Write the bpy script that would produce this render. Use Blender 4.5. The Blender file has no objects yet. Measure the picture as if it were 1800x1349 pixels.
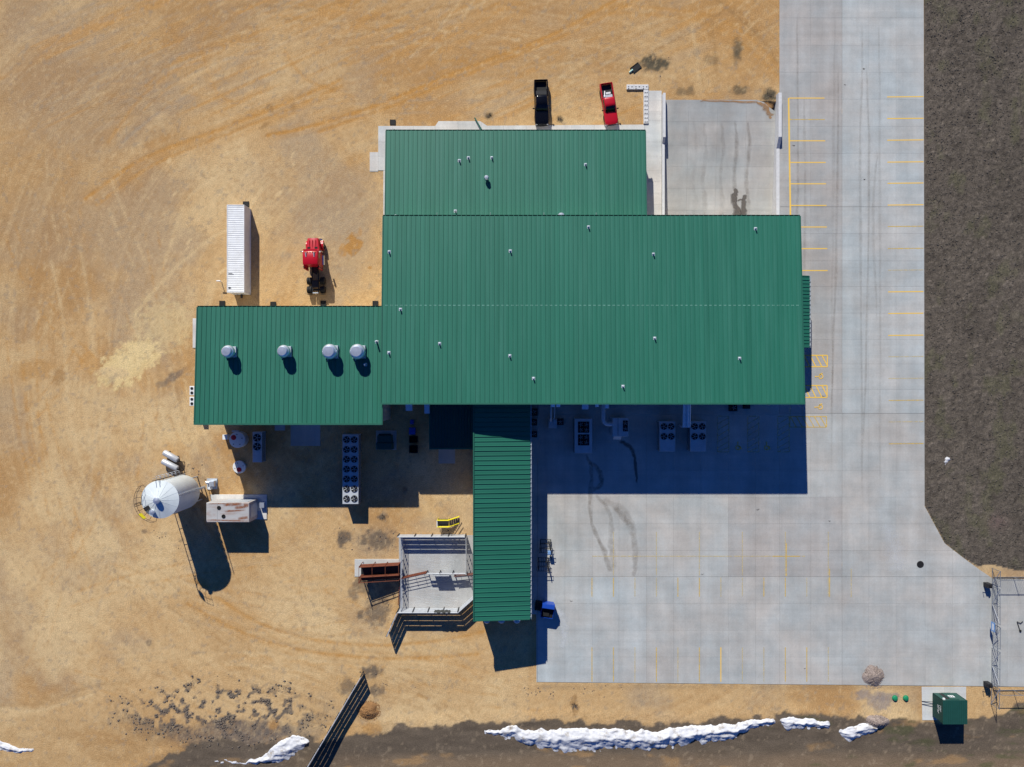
import bpy, math, random
import numpy as np
from math import sin, cos, pi, radians, atan2, hypot

random.seed(7)
RNG = np.random.default_rng(7)
S = bpy.context.scene
COL = S.collection

# ------------------------------------------------------------------ camera
cam_d = bpy.data.cameras.new('camera'); cam = bpy.data.objects.new('camera', cam_d); COL.objects.link(cam)
cam.location = (0, 0, 100); cam.rotation_euler = (0, 0, 0)
cam_d.sensor_width = 36; cam_d.lens = 25.0; cam_d.clip_start = 0.5; cam_d.clip_end = 6000
S.camera = cam
# ------------------------------------------------------------------ sky + sun
SUN_EL, SUN_AZ = 32.9, -16.9          # degrees; azimuth clockwise from +Y
w = bpy.data.worlds.new('World'); S.world = w; w.use_nodes = True
nt = w.node_tree; nt.nodes.clear()
sky = nt.nodes.new('ShaderNodeTexSky'); sky.sky_type = 'NISHITA'; sky.sun_disc = False
sky.sun_elevation = radians(SUN_EL); sky.sun_rotation = radians(SUN_AZ)
sky.air_density = 1.0; sky.dust_density = 0.0; sky.ozone_density = 9.0; sky.altitude = 400
bg = nt.nodes.new('ShaderNodeBackground'); bg.inputs[1].default_value = 0.05
wo = nt.nodes.new('ShaderNodeOutputWorld')
tint = nt.nodes.new('ShaderNodeVectorMath'); tint.operation = 'MULTIPLY'; tint.inputs[1].default_value = (0.42, 0.80, 1.38)   # deep blue clear sky
nt.links.new(sky.outputs[0], tint.inputs[0]); nt.links.new(tint.outputs[0], bg.inputs[0]); nt.links.new(bg.outputs[0], wo.inputs[0])
sl = bpy.data.lights.new('sun', 'SUN'); sl.energy = 5.0; sl.angle = radians(0.53); sl.color = (1.0, 0.965, 0.87)
so = bpy.data.objects.new('sun', sl); COL.objects.link(so)
so.rotation_euler = (radians(90 - SUN_EL), 0, radians(180 - SUN_AZ)); so.location = (-30, 80, 120)
S.view_settings.view_transform = 'Standard'; S.view_settings.look = 'None'
S.view_settings.gamma = 1.0; S.view_settings.exposure = 0.25

# ------------------------------------------------------------------ helpers
def lin1(c):
    c /= 255.0
    return c / 12.92 if c <= 0.04045 else ((c + 0.055) / 1.055) ** 2.4
KE = 1.10
def C(r, g, b): return (min(.85, lin1(r) / KE), min(.85, lin1(g) / KE), min(.85, lin1(b) / KE))
def P(px, py, h=0.0):
    s = (100.0 - h) / 1250.0
    return ((px - 900) * s, (674.5 - py) * s, h)
def PX(px, h=0): return (px - 900) * (100 - h) / 1250.0
def PY(py, h=0): return (674.5 - py) * (100 - h) / 1250.0

def new_mat(name):
    m = bpy.data.materials.new(name); m.use_nodes = True
    n = m.node_tree; n.nodes.clear()
    out = n.nodes.new('ShaderNodeOutputMaterial'); b = n.nodes.new('ShaderNodeBsdfPrincipled')
    n.links.new(b.outputs[0], out.inputs[0])
    return m, n, b, out
def N(n, t, **kw):
    o = n.nodes.new(t)
    for k, v in kw.items():
        if k in o.bl_rna.properties: setattr(o, k, v)
        else: o.inputs[k].default_value = v
    return o
def mat(name, rgb, rough=0.6, metal=0.0, var=0.12, scale=1.2, bump=0.0, bscale=20.0, objvar=0.0, dirt=None, dirt_amt=0.0, stretch=None, ior=1.45):
    """procedural material: base colour with noise variation, optional dirt patches, bump, per-object tint"""
    m, n, b, out = new_mat(name)
    L = n.links.new
    geo = N(n, 'ShaderNodeNewGeometry')
    vec = geo.outputs['Position']
    if stretch:
        mp = N(n, 'ShaderNodeMapping'); mp.inputs['Scale'].default_value = stretch
        L(vec, mp.inputs['Vector']); vec = mp.outputs[0]
    nz = N(n, 'ShaderNodeTexNoise', Scale=scale, Detail=5.0, Roughness=0.6); L(vec, nz.inputs['Vector'])
    mr = N(n, 'ShaderNodeMapRange'); mr.inputs[1].default_value = 0.3; mr.inputs[2].default_value = 0.7
    mr.inputs[3].default_value = 1 - var; mr.inputs[4].default_value = 1 + var
    L(nz.outputs[0], mr.inputs[0])
    val = mr.outputs[0]
    if objvar > 0:
        oi = N(n, 'ShaderNodeObjectInfo')
        m2 = N(n, 'ShaderNodeMapRange'); m2.inputs[3].default_value = 1 - objvar; m2.inputs[4].default_value = 1 + objvar
        L(oi.outputs['Random'], m2.inputs[0])
        mm = N(n, 'ShaderNodeMath', operation='MULTIPLY'); L(val, mm.inputs[0]); L(m2.outputs[0], mm.inputs[1]); val = mm.outputs[0]
    vm = N(n, 'ShaderNodeVectorMath', operation='SCALE'); vm.inputs[0].default_value = rgb; L(val, vm.inputs['Scale'])
    col = vm.outputs[0]
    if dirt:
        nd = N(n, 'ShaderNodeTexNoise', Scale=scale * 0.7 + 0.3, Detail=8.0, Roughness=0.7); L(vec, nd.inputs['Vector'])
        rp = N(n, 'ShaderNodeMapRange'); rp.inputs[1].default_value = 0.45; rp.inputs[2].default_value = 0.72; rp.inputs[4].default_value = dirt_amt
        L(nd.outputs[0], rp.inputs[0])
        mx = N(n, 'ShaderNodeMix', data_type='RGBA'); L(rp.outputs[0], mx.inputs[0]); L(col, mx.inputs[6]); mx.inputs[7].default_value = (*dirt, 1)
        col = mx.outputs[2]
    L(col, b.inputs['Base Color'])
    b.inputs['Roughness'].default_value = rough; b.inputs['Metallic'].default_value = metal; b.inputs['IOR'].default_value = ior
    if bump > 0:
        nb = N(n, 'ShaderNodeTexNoise', Scale=bscale, Detail=4.0); L(geo.outputs['Position'], nb.inputs['Vector'])
        bp = N(n, 'ShaderNodeBump', Strength=0.6, Distance=bump); L(nb.outputs[0], bp.inputs['Height']); L(bp.outputs[0], b.inputs['Normal'])
    return m

M = {}
GREEN = C(36, 107, 88)
M['roof'] = mat('roof_green_paint', GREEN, rough=0.5, var=0.08, scale=0.35, objvar=0.035, stretch=(1.8, 0.08, 1.0), dirt=C(66, 128, 112), dirt_amt=0.42)
M['roof_ew'] = mat('roof_green_paint_cross', GREEN, rough=0.5, var=0.07, scale=0.5, objvar=0.05, stretch=(0.12, 1.0, 1.0), dirt=C(58, 118, 104), dirt_amt=0.25)
M['lap'] = mat('lap_sealant_strip', C(112, 164, 148), rough=0.5, var=0.2)
M['trim'] = mat('green_trim', C(36, 96, 80), rough=0.5, var=0.06)
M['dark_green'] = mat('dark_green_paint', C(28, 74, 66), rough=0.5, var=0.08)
M['wall'] = mat('wall_siding', C(196, 190, 172), rough=0.6, var=0.06)
M['door'] = mat('door_white', C(225, 225, 222), rough=0.5, var=0.04)
M['galv'] = mat('galvanised', C(222, 229, 238), rough=0.34, metal=0.7, var=0.1, scale=3)
M['galv_matte'] = mat('galvanised_matte', C(190, 198, 206), rough=0.55, metal=0.35, var=0.12, scale=3)
M['chrome'] = mat('polished_steel', C(215, 217, 222), rough=0.22, metal=1.0, var=0.05)
M['tank_steel'] = mat('brushed_tank_steel', C(196, 198, 202), rough=0.42, metal=0.3, var=0.06)
M['white'] = mat('white_paint', C(232, 234, 235), rough=0.5, var=0.05, dirt=C(190, 186, 178), dirt_amt=0.35)
M['unit'] = mat('unit_grey_paint', C(188, 194, 200), rough=0.5, var=0.06, dirt=C(140, 140, 138), dirt_amt=0.3)
M['black'] = mat('black_rubber', C(24, 24, 25), rough=0.75, var=0.2, scale=4)
M['fan_dark'] = mat('fan_cavity', C(14, 14, 15), rough=0.8, var=0.1)
M['blade'] = mat('fan_blade', C(170, 174, 178), rough=0.4, metal=0.4, var=0.1)
M['blackpaint'] = mat('black_car_paint', C(13, 13, 15), rough=0.16, var=0.05, ior=1.5)
M['redpaint'] = mat('red_car_paint', C(184, 16, 38), rough=0.35, var=0.06)
M['glass'] = mat('dark_glass', C(10, 12, 16), rough=0.06, var=0.02, ior=1.5)
M['steel_dark'] = mat('dark_steel', C(46, 46, 48), rough=0.55, metal=0.3, var=0.15)
M['steel_grey'] = mat('grey_steel_pipe', C(128, 134, 142), rough=0.5, metal=0.3, var=0.12)
M['rust'] = mat('rusty_steel', C(116, 62, 42), rough=0.85, var=0.25, scale=3, bump=0.004)
M['fence_metal'] = mat('fence_galvanised', C(192, 197, 204), rough=0.5, metal=0.2, var=0.12, scale=2, dirt=C(150, 146, 140), dirt_amt=0.4)
M['fence_dark'] = mat('fence_weathered_boards', C(120, 116, 112), rough=0.8, var=0.2, scale=3)
M['yellow'] = mat('yellow_paint', C(238, 222, 30), rough=0.5, var=0.06)
M['blue'] = mat('blue_paint', C(24, 68, 164), rough=0.4, var=0.08)
M['rustwhite'] = mat('weathered_white_rust', C(180, 180, 180), rough=0.6, var=0.08, scale=0.7, dirt=C(146, 92, 58), dirt_amt=0.6, stretch=(.5, 1.6, 1))
M['silo'] = mat('silo_white', C(214, 222, 224), rough=0.42, var=0.04, scale=0.8, dirt=C(186, 194, 196), dirt_amt=0.4)
M['redlid'] = mat('red_lid', C(190, 30, 44), rough=0.5, var=0.05)
M['plastic'] = mat('white_plastic', C(222, 224, 224), rough=0.5, var=0.05)
M['greendome'] = mat('green_plastic', C(30, 132, 92), rough=0.5, var=0.08)
M['tarp'] = mat('dark_tarp', C(58, 60, 58), rough=0.8, var=0.25, scale=4, bump=0.03, bscale=5)
M['block'] = mat('cast_concrete_block', C(212, 212, 212), rough=0.85, var=0.08, scale=3, bump=0.006)
M['teal'] = mat('pale_teal', C(190, 232, 220), rough=0.5, var=0.05)
M['orange_lamp'] = mat('amber_lens', C(230, 130, 30), rough=0.3, var=0.02)
M['sign'] = mat('blue_sign', C(120, 160, 210), rough=0.5, var=0.15, scale=2.0)
M['subbase'] = mat('joint_filler', C(128, 126, 124), rough=0.95, var=0.15)
M['mud'] = mat('mud', C(150, 112, 72), rough=0.95, var=0.2, scale=1.2)
M['rubble'] = mat('grey_gravel', C(150, 136, 128), rough=0.95, var=0.45, scale=7, bump=0.05, bscale=12)
M['clod'] = mat('dark_soil_clods', C(104, 95, 87), rough=0.95, var=0.3, scale=4)
M['twig'] = mat('dead_twigs', C(108, 98, 88), rough=0.9, var=0.3, scale=4)

def concrete(name, rgb, objvar=0.06, groove=(1.0, 1.0, 1.0)):
    m, n, b, out = new_mat(name); L = n.links.new
    geo = N(n, 'ShaderNodeNewGeometry'); pos = geo.outputs['Position']
    oi = N(n, 'ShaderNodeObjectInfo')
    acc = None
    def term(scale, amt, detail=4, stretch=None, lo=.3, hi=.7):
        nonlocal acc
        v = pos
        if stretch:
            mp = N(n, 'ShaderNodeMapping'); mp.inputs['Scale'].default_value = stretch; L(pos, mp.inputs[0]); v = mp.outputs[0]
        t = N(n, 'ShaderNodeTexNoise', Scale=scale, Detail=detail, Roughness=0.65); L(v, t.inputs['Vector'])
        r = N(n, 'ShaderNodeMapRange'); r.inputs[1].default_value = lo; r.inputs[2].default_value = hi
        r.inputs[3].default_value = 1 - amt; r.inputs[4].default_value = 1 + amt; L(t.outputs[0], r.inputs[0])
        if acc is None: acc = r.outputs[0]
        else:
            q = N(n, 'ShaderNodeMath', operation='MULTIPLY'); L(acc, q.inputs[0]); L(r.outputs[0], q.inputs[1]); acc = q.outputs[0]
    term(0.09, 0.09); term(0.35, 0.11, 7); term(1.0, 0.10, 6, (0.5, 0.03, 1)); term(1.0, 0.07, 6, (0.03, 0.9, 1)); term(9.0, 0.08, 3)
    r = N(n, 'ShaderNodeMapRange'); r.inputs[3].default_value = 1 - objvar; r.inputs[4].default_value = 1 + objvar; L(oi.outputs['Random'], r.inputs[0])
    q = N(n, 'ShaderNodeMath', operation='MULTIPLY'); L(acc, q.inputs[0]); L(r.outputs[0], q.inputs[1])
    # warm / cool drift
    t = N(n, 'ShaderNodeTexNoise', Scale=0.16, Detail=5.0, Roughness=0.6); L(pos, t.inputs['Vector'])
    rr = N(n, 'ShaderNodeMapRange'); rr.inputs[1].default_value = .35; rr.inputs[2].default_value = .65; ad = N(n, 'ShaderNodeMath', operation='MULTIPLY_ADD'); L(oi.outputs['Random'], ad.inputs[0]); ad.inputs[1].default_value = .06; ad.inputs[2].default_value = -.03
    ae = N(n, 'ShaderNodeMath', operation='ADD'); L(ad.outputs[0], ae.inputs[0]); L(t.outputs[0], ae.inputs[1]); L(ae.outputs[0], rr.inputs[0])
    mx = N(n, 'ShaderNodeMix', data_type='RGBA'); L(rr.outputs[0], mx.inputs[0])
    mx.inputs[6].default_value = (rgb[0] * 0.95, rgb[1] * 1.0, rgb[2] * 1.02, 1); mx.inputs[7].default_value = (rgb[0] * 1.05, rgb[1] * 1.0, rgb[2] * 0.96, 1)
    vm = N(n, 'ShaderNodeVectorMath', operation='SCALE'); L(mx.outputs[2], vm.inputs[0]); L(q.outputs[0], vm.inputs['Scale'])
    L(vm.outputs[0], b.inputs['Base Color']); b.inputs['Roughness'].default_value = 0.88
    nb = N(n, 'ShaderNodeTexNoise', Scale=18.0, Detail=3.0); L(pos, nb.inputs['Vector'])
    bp = N(n, 'ShaderNodeBump', Strength=0.35, Distance=0.01); L(nb.outputs[0], bp.inputs['Height']); L(bp.outputs[0], b.inputs['Normal'])
    return m
M['concrete'] = concrete('concrete_pavement', C(177, 177, 174), 0.03)
M['concrete_warm'] = concrete('concrete_pavement_warm', C(171, 169, 166), 0.03)
M['concrete_cool'] = concrete('concrete_pavement_cool', C(179, 182, 181), 0.03)
M['concrete_light'] = concrete('concrete_light', C(200, 199, 196), 0.04)
M['concrete_pen'] = concrete('concrete_pen_floor', C(176, 175, 174), 0.04)

def overlay(name, rgb, wear=0.5, scale=2.5, soft=False):
    """thin paint / stain: transparent where the attribute 'a' or the wear noise says so"""
    m, n, b, out = new_mat(name); L = n.links.new
    geo = N(n, 'ShaderNodeNewGeometry')
    t = N(n, 'ShaderNodeTexNoise', Scale=scale, Detail=6.0, Roughness=0.7); L(geo.outputs['Position'], t.inputs['Vector'])
    at = N(n, 'ShaderNodeAttribute', attribute_name='a')
    r = N(n, 'ShaderNodeMapRange'); w0 = 0.3 + 0.4 * wear
    r.inputs[1].default_value = w0 - (0.25 if soft else 0.1); r.inputs[2].default_value = w0 + (0.25 if soft else 0.1)
    L(t.outputs[0], r.inputs[0])
    q = N(n, 'ShaderNodeMath', operation='MULTIPLY'); L(r.outputs[0], q.inputs[0]); L(at.outputs['Fac'], q.inputs[1])
    tr = N(n, 'ShaderNodeBsdfTransparent'); ms = N(n, 'ShaderNodeMixShader')
    L(q.outputs[0], ms.inputs[0]); L(tr.outputs[0], ms.inputs[1]); L(b.outputs[0], ms.inputs[2]); L(ms.outputs[0], out.inputs[0])
    b.inputs['Base Color'].default_value = (*rgb, 1); b.inputs['Roughness'].default_value = 0.8
    return m
M['line'] = overlay('yellow_line', C(240, 196, 84), -0.1)
M['line_worn'] = overlay('yellow_line_worn', C(232, 196, 100), 0.42, 2.5, True)
M['line_faint'] = overlay('yellow_line_faint', C(224, 204, 150), 0.62, 2.5, True)
M['stain'] = overlay('water_stain', C(142, 132, 120), 0.5, 1.0, True)
M['wet'] = overlay('wet_patch', C(104, 98, 92), -0.1, 1.0, True)
M['ruststain'] = overlay('rust_stain', C(150, 88, 48), 0.3, 3.0, True)
M['mudfilm'] = overlay('mud_film', C(172, 130, 84), 0.1, 0.8, True)
M['pale'] = overlay('pale_residue', C(222, 226, 228), 0.4, 1.2, True)

WO = {}
def tag(o, label=None, cat=None, group=None, kind=None):
    if label: o['label'] = label
    if cat: o['category'] = cat
    if group: o['group'] = group
    if kind: o['kind'] = kind
    return o
def empty(name, loc, label=None, cat=None, group=None, rz=0.0, local=False):
    o = bpy.data.objects.new(name, None); COL.objects.link(o); o.location = loc; o.rotation_euler = (0, 0, rz)
    o.empty_display_size = 0.3
    WO[o] = (0, 0, 0) if local else tuple(loc)
    return tag(o, label, cat, group)
class MB:
    """collects verts/faces in world (or thing-local) coordinates; build() links ONE mesh object"""
    def __init__(s): s.v = []; s.f = []; s.m = []; s.a = []
    def add(s, vs, fs, mi=0, a=None):
        b = len(s.v); s.v.extend(vs); s.f.extend([tuple(i + b for i in f) for f in fs]); s.m.extend([mi] * len(fs))
        s.a.extend(a if a is not None else [1.0] * len(vs)); return s
    def box(s, x0, y0, z0, x1, y1, z1, mi=0):
        x0, x1 = min(x0, x1), max(x0, x1); y0, y1 = min(y0, y1), max(y0, y1)
        return s.add([(x0, y0, z0), (x1, y0, z0), (x1, y1, z0), (x0, y1, z0), (x0, y0, z1), (x1, y0, z1), (x1, y1, z1), (x0, y1, z1)],
                     [(0, 3, 2, 1), (4, 5, 6, 7), (0, 1, 5, 4), (1, 2, 6, 5), (2, 3, 7, 6), (3, 0, 4, 7)], mi)
    def cham(s, x0, y0, z0, x1, y1, z1, c=0.03, mi=0):
        """box with chamfered top edge"""
        vs = [(x0, y0, z0), (x1, y0, z0), (x1, y1, z0), (x0, y1, z0), (x0, y0, z1 - c), (x1, y0, z1 - c), (x1, y1, z1 - c), (x0, y1, z1 - c),
              (x0 + c, y0 + c, z1), (x1 - c, y0 + c, z1), (x1 - c, y1 - c, z1), (x0 + c, y1 - c, z1)]
        fs = [(0, 3, 2, 1), (8, 9, 10, 11)]
        for k in range(4):
            j = (k + 1) % 4; fs += [(k, j, 4 + j, 4 + k), (4 + k, 4 + j, 8 + j, 8 + k)]
        return s.add(vs, fs, mi)
    def obox(s, c, d, l, wd, z0, z1, mi=0):
        """box centred at c=(x,y), long axis along d, length l, width wd"""
        dx, dy = d; n = hypot(dx, dy); dx /= n; dy /= n; nx, ny = -dy, dx
        q = [(c[0] + dx * a * l / 2 + nx * b * wd / 2, c[1] + dy * a * l / 2 + ny * b * wd / 2) for a, b in ((-1, -1), (1, -1), (1, 1), (-1, 1))]
        return s.prism(q, z0, z1, mi)
    def prism(s, poly, z0, z1, mi=0):
        ar = sum(poly[i][0] * poly[(i + 1) % len(poly)][1] - poly[(i + 1) % len(poly)][0] * poly[i][1] for i in range(len(poly)))
        if ar < 0: poly = poly[::-1]
        n = len(poly); zt = z1 if callable(z1) else (lambda x, y: z1); zb = z0 if callable(z0) else (lambda x, y: z0)
        vs = [(x, y, zb(x, y)) for x, y in poly] + [(x, y, zt(x, y)) for x, y in poly]
        fs = [tuple(range(n - 1, -1, -1)), tuple(range(n, 2 * n))] + [(i, (i + 1) % n, n + (i + 1) % n, n + i) for i in range(n)]
        return s.add(vs, fs, mi)
    def tube(s, p0, p1, r, n=8, mi=0, r1=None, cap=True):
        p0 = np.array(p0, float); p1 = np.array(p1, float); d = p1 - p0; L = np.linalg.norm(d)
        if L < 1e-6: return s
        d /= L; up = np.array((0, 0, 1.0)) if abs(d[2]) < .95 else np.array((1.0, 0, 0))
        a = np.cross(d, up); a /= np.linalg.norm(a); b = np.cross(d, a); r1 = r if r1 is None else r1
        vs = []; fs = []
        for p, rr in ((p0, r), (p1, r1)):
            for k in range(n):
                t = 2 * pi * k / n; vs.append(tuple(p + a * cos(t) * rr + b * sin(t) * rr))
        for k in range(n):
            j = (k + 1) % n; fs.append((k, j, n + j, n + k))
        if cap: fs += [tuple(range(n - 1, -1, -1)), tuple(range(n, 2 * n))]
        return s.add(vs, fs, mi)
    def path(s, pts, r, n=6, mi=0):
        for i in range(len(pts) - 1): s.tube(pts[i], pts[i + 1], r, n, mi)
        return s
    def lathe(s, c, prof, n=24, mi=0):
        """prof = [(r,z)...] from bottom to top around vertical axis at c=(x,y,z)"""
        vs = []; fs = []
        for r, z in prof:
            for k in range(n):
                t = 2 * pi * k / n; vs.append((c[0] + cos(t) * r, c[1] + sin(t) * r, c[2] + z))
        for i in range(len(prof) - 1):
            for k in range(n):
                j = (k + 1) % n; fs.append((i * n + k, i * n + j, (i + 1) * n + j, (i + 1) * n + k))
        fs += [tuple(range(n - 1, -1, -1)), tuple(range((len(prof) - 1) * n, len(prof) * n))]
        return s.add(vs, fs, mi)
    def loft(s, rings, mi=0, cap=True):
        n = len(rings[0]); vs = [p for r in rings for p in r]; fs = []
        for i in range(len(rings) - 1):
            for k in range(n):
                j = (k + 1) % n; fs.append((i * n + k, i * n + j, (i + 1) * n + j, (i + 1) * n + k))
        if cap: fs += [tuple(range(n - 1, -1, -1)), tuple(range((len(rings) - 1) * n, len(rings) * n))]
        return s.add(vs, fs, mi)
    def ribbon(s, pts, widths, z=0.0, alpha=1.0):
        """flat strip along pts (world xy) with soft edges in attribute a"""
        vs = []; fs = []; al = []
        for i, p in enumerate(pts):
            q0 = pts[max(i - 1, 0)]; q1 = pts[min(i + 1, len(pts) - 1)]
            dx, dy = q1[0] - q0[0], q1[1] - q0[1]; L = hypot(dx, dy) or 1; nx, ny = -dy / L, dx / L
            wd = widths[i] if hasattr(widths, '__len__') else widths
            e = 0.15 if i in (0, len(pts) - 1) else 1.0
            for t, av in ((-1, 0), (-.5, .8), (0, 1), (.5, .8), (1, 0)):
                vs.append((p[0] + nx * t * wd / 2, p[1] + ny * t * wd / 2, z(p[0], p[1]) if callable(z) else z)); al.append(av * alpha * e)
        for i in range(len(pts) - 1):
            for k in range(4): fs.append((i * 5 + k, (i + 1) * 5 + k, (i + 1) * 5 + k + 1, i * 5 + k + 1))
        return s.add(vs, fs, 0, al)
    def build(s, name, mats, parent=None, origin=None, smooth=False, attr=False):
        if not isinstance(mats, (list, tuple)): mats = [mats]
        if origin is None: origin = WO[parent] if parent is not None else (0, 0, 0)
        me = bpy.data.meshes.new(name)
        me.from_pydata([(x - origin[0], y - origin[1], z - origin[2]) for x, y, z in s.v], [], s.f)
        for m in mats: me.materials.append(m)
        me.polygons.foreach_set('material_index', s.m)
        if smooth: me.polygons.foreach_set('use_smooth', [True] * len(s.f))
        if attr:
            at = me.attributes.new('a', 'FLOAT', 'POINT'); at.data.foreach_set('value', s.a)
        me.update()
        o = bpy.data.objects.new(name, me); COL.objects.link(o)
        if parent is not None: o.parent = parent
        else: o.location = origin
        WO[o] = origin
        return o
def smooth_auto(o, ang=35):
    me = o.data; me.polygons.foreach_set('use_smooth', [True] * len(me.polygons))
    try: me.set_sharp_from_angle(angle=radians(ang))
    except Exception: pass
    return o

# numpy value noise ------------------------------------------------------
_T = RNG.random((512, 512))
def vn(x, y, sd=0):
    x = np.asarray(x, float) + sd * 37.17; y = np.asarray(y, float) + sd * 91.7
    xi = np.floor(x).astype(int); yi = np.floor(y).astype(int); fx = x - xi; fy = y - yi
    fx = fx * fx * (3 - 2 * fx); fy = fy * fy * (3 - 2 * fy)
    a = _T[xi & 511, yi & 511]; b = _T[(xi + 1) & 511, yi & 511]; c = _T[xi & 511, (yi + 1) & 511]; d = _T[(xi + 1) & 511, (yi + 1) & 511]
    return (a * (1 - fx) + b * fx) * (1 - fy) + (c * (1 - fx) + d * fx) * fy
def fbm(x, y, o=4, sd=0):
    t = 0; am = 1; tot = 0
    for k in range(o):
        t = t + am * vn(x * 2 ** k, y * 2 ** k, sd + k * 3); tot += am; am *= .55
    return t / tot
def sst(a, b, x):
    t = np.clip((x - a) / (b - a), 0, 1); return t * t * (3 - 2 * t)
def inpoly(px, py, poly):
    r = np.zeros(px.shape, bool); n = len(poly); j = n - 1
    for i in range(n):
        xi, yi = poly[i]; xj, yj = poly[j]
        if yi != yj:
            r ^= ((yi > py) != (yj > py)) & (px < (xj - xi) * (py - yi) / (yj - yi) + xi)
        j = i
    return r
def pdist(px, py, pts):
    d = np.full(px.shape, 1e9)
    for (x0, y0), (x1, y1) in zip(pts[:-1], pts[1:]):
        vx, vy = x1 - x0, y1 - y0; L = vx * vx + vy * vy + 1e-9
        t = np.clip(((px - x0) * vx + (py - y0) * vy) / L, 0, 1)
        d = np.minimum(d, np.hypot(px - x0 - t * vx, py - y0 - t * vy))
    return d
def spline(pts, n=10):
    out = []
    P_ = [pts[0]] + list(pts) + [pts[-1]]
    for i in range(1, len(P_) - 2):
        p0, p1, p2, p3 = [np.array(q, float) for q in P_[i - 1:i + 3]]
        for k in range(n):
            t = k / n
            out.append(tuple(0.5 * ((2 * p1) + (-p0 + p2) * t + (2 * p0 - 5 * p1 + 4 * p2 - p3) * t * t + (-p0 + 3 * p1 - 3 * p2 + p3) * t ** 3)))
    out.append(tuple(pts[-1])); return out

# ================================================================== GROUND
FIELD = [(1624, -4000), (1625, 890), (1660, 955), (1690, 979), (1718, 996), (1740, 992), (1762, 997), (1785, 1003), (1815, 1004), (9000, 1004), (9000, -4000)]
DOCK = [(1163, 180), (1372, 180), (1372, 402), (1163, 402)]
SOIL_X = [-300, 0, 120, 220, 330, 420, 480, 560, 640, 700, 850, 1000, 1120, 1200, 1300, 1370, 1450, 1540, 1620, 1700, 1740, 1790, 1830, 2300]
SOIL_Y = [1420, 1400, 1390, 1362, 1312, 1300, 1308, 1300, 1290, 1276, 1270, 1266, 1270, 1268, 1258, 1258, 1262, 1262, 1268, 1270, 1262, 1232, 1218, 1215]
def soil_edge(px): return np.interp(px, SOIL_X, SOIL_Y)
def gz(px, py):
    """ground height in metres at a photo ground pixel"""
    px = np.asarray(px, float); py = np.asarray(py, float)
    e = soil_edge(px)
    z = 0.05 * (fbm(px / 60, py / 60, 3, 11) - 0.55) * sst(0, 1, 1)
    z = z - 0.3 * sst(8, 60, py - e) * sst(-40, 20, py - 1200)
    z = z + 0.12 * sst(-26, -4, py - e) * (1 - sst(-2, 18, py - e)) * fbm(px / 45, py / 30, 3, 5) * (px < 1600)
    z = np.where(inpoly(px, py, DOCK), -2.4, z)
    return z
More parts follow.
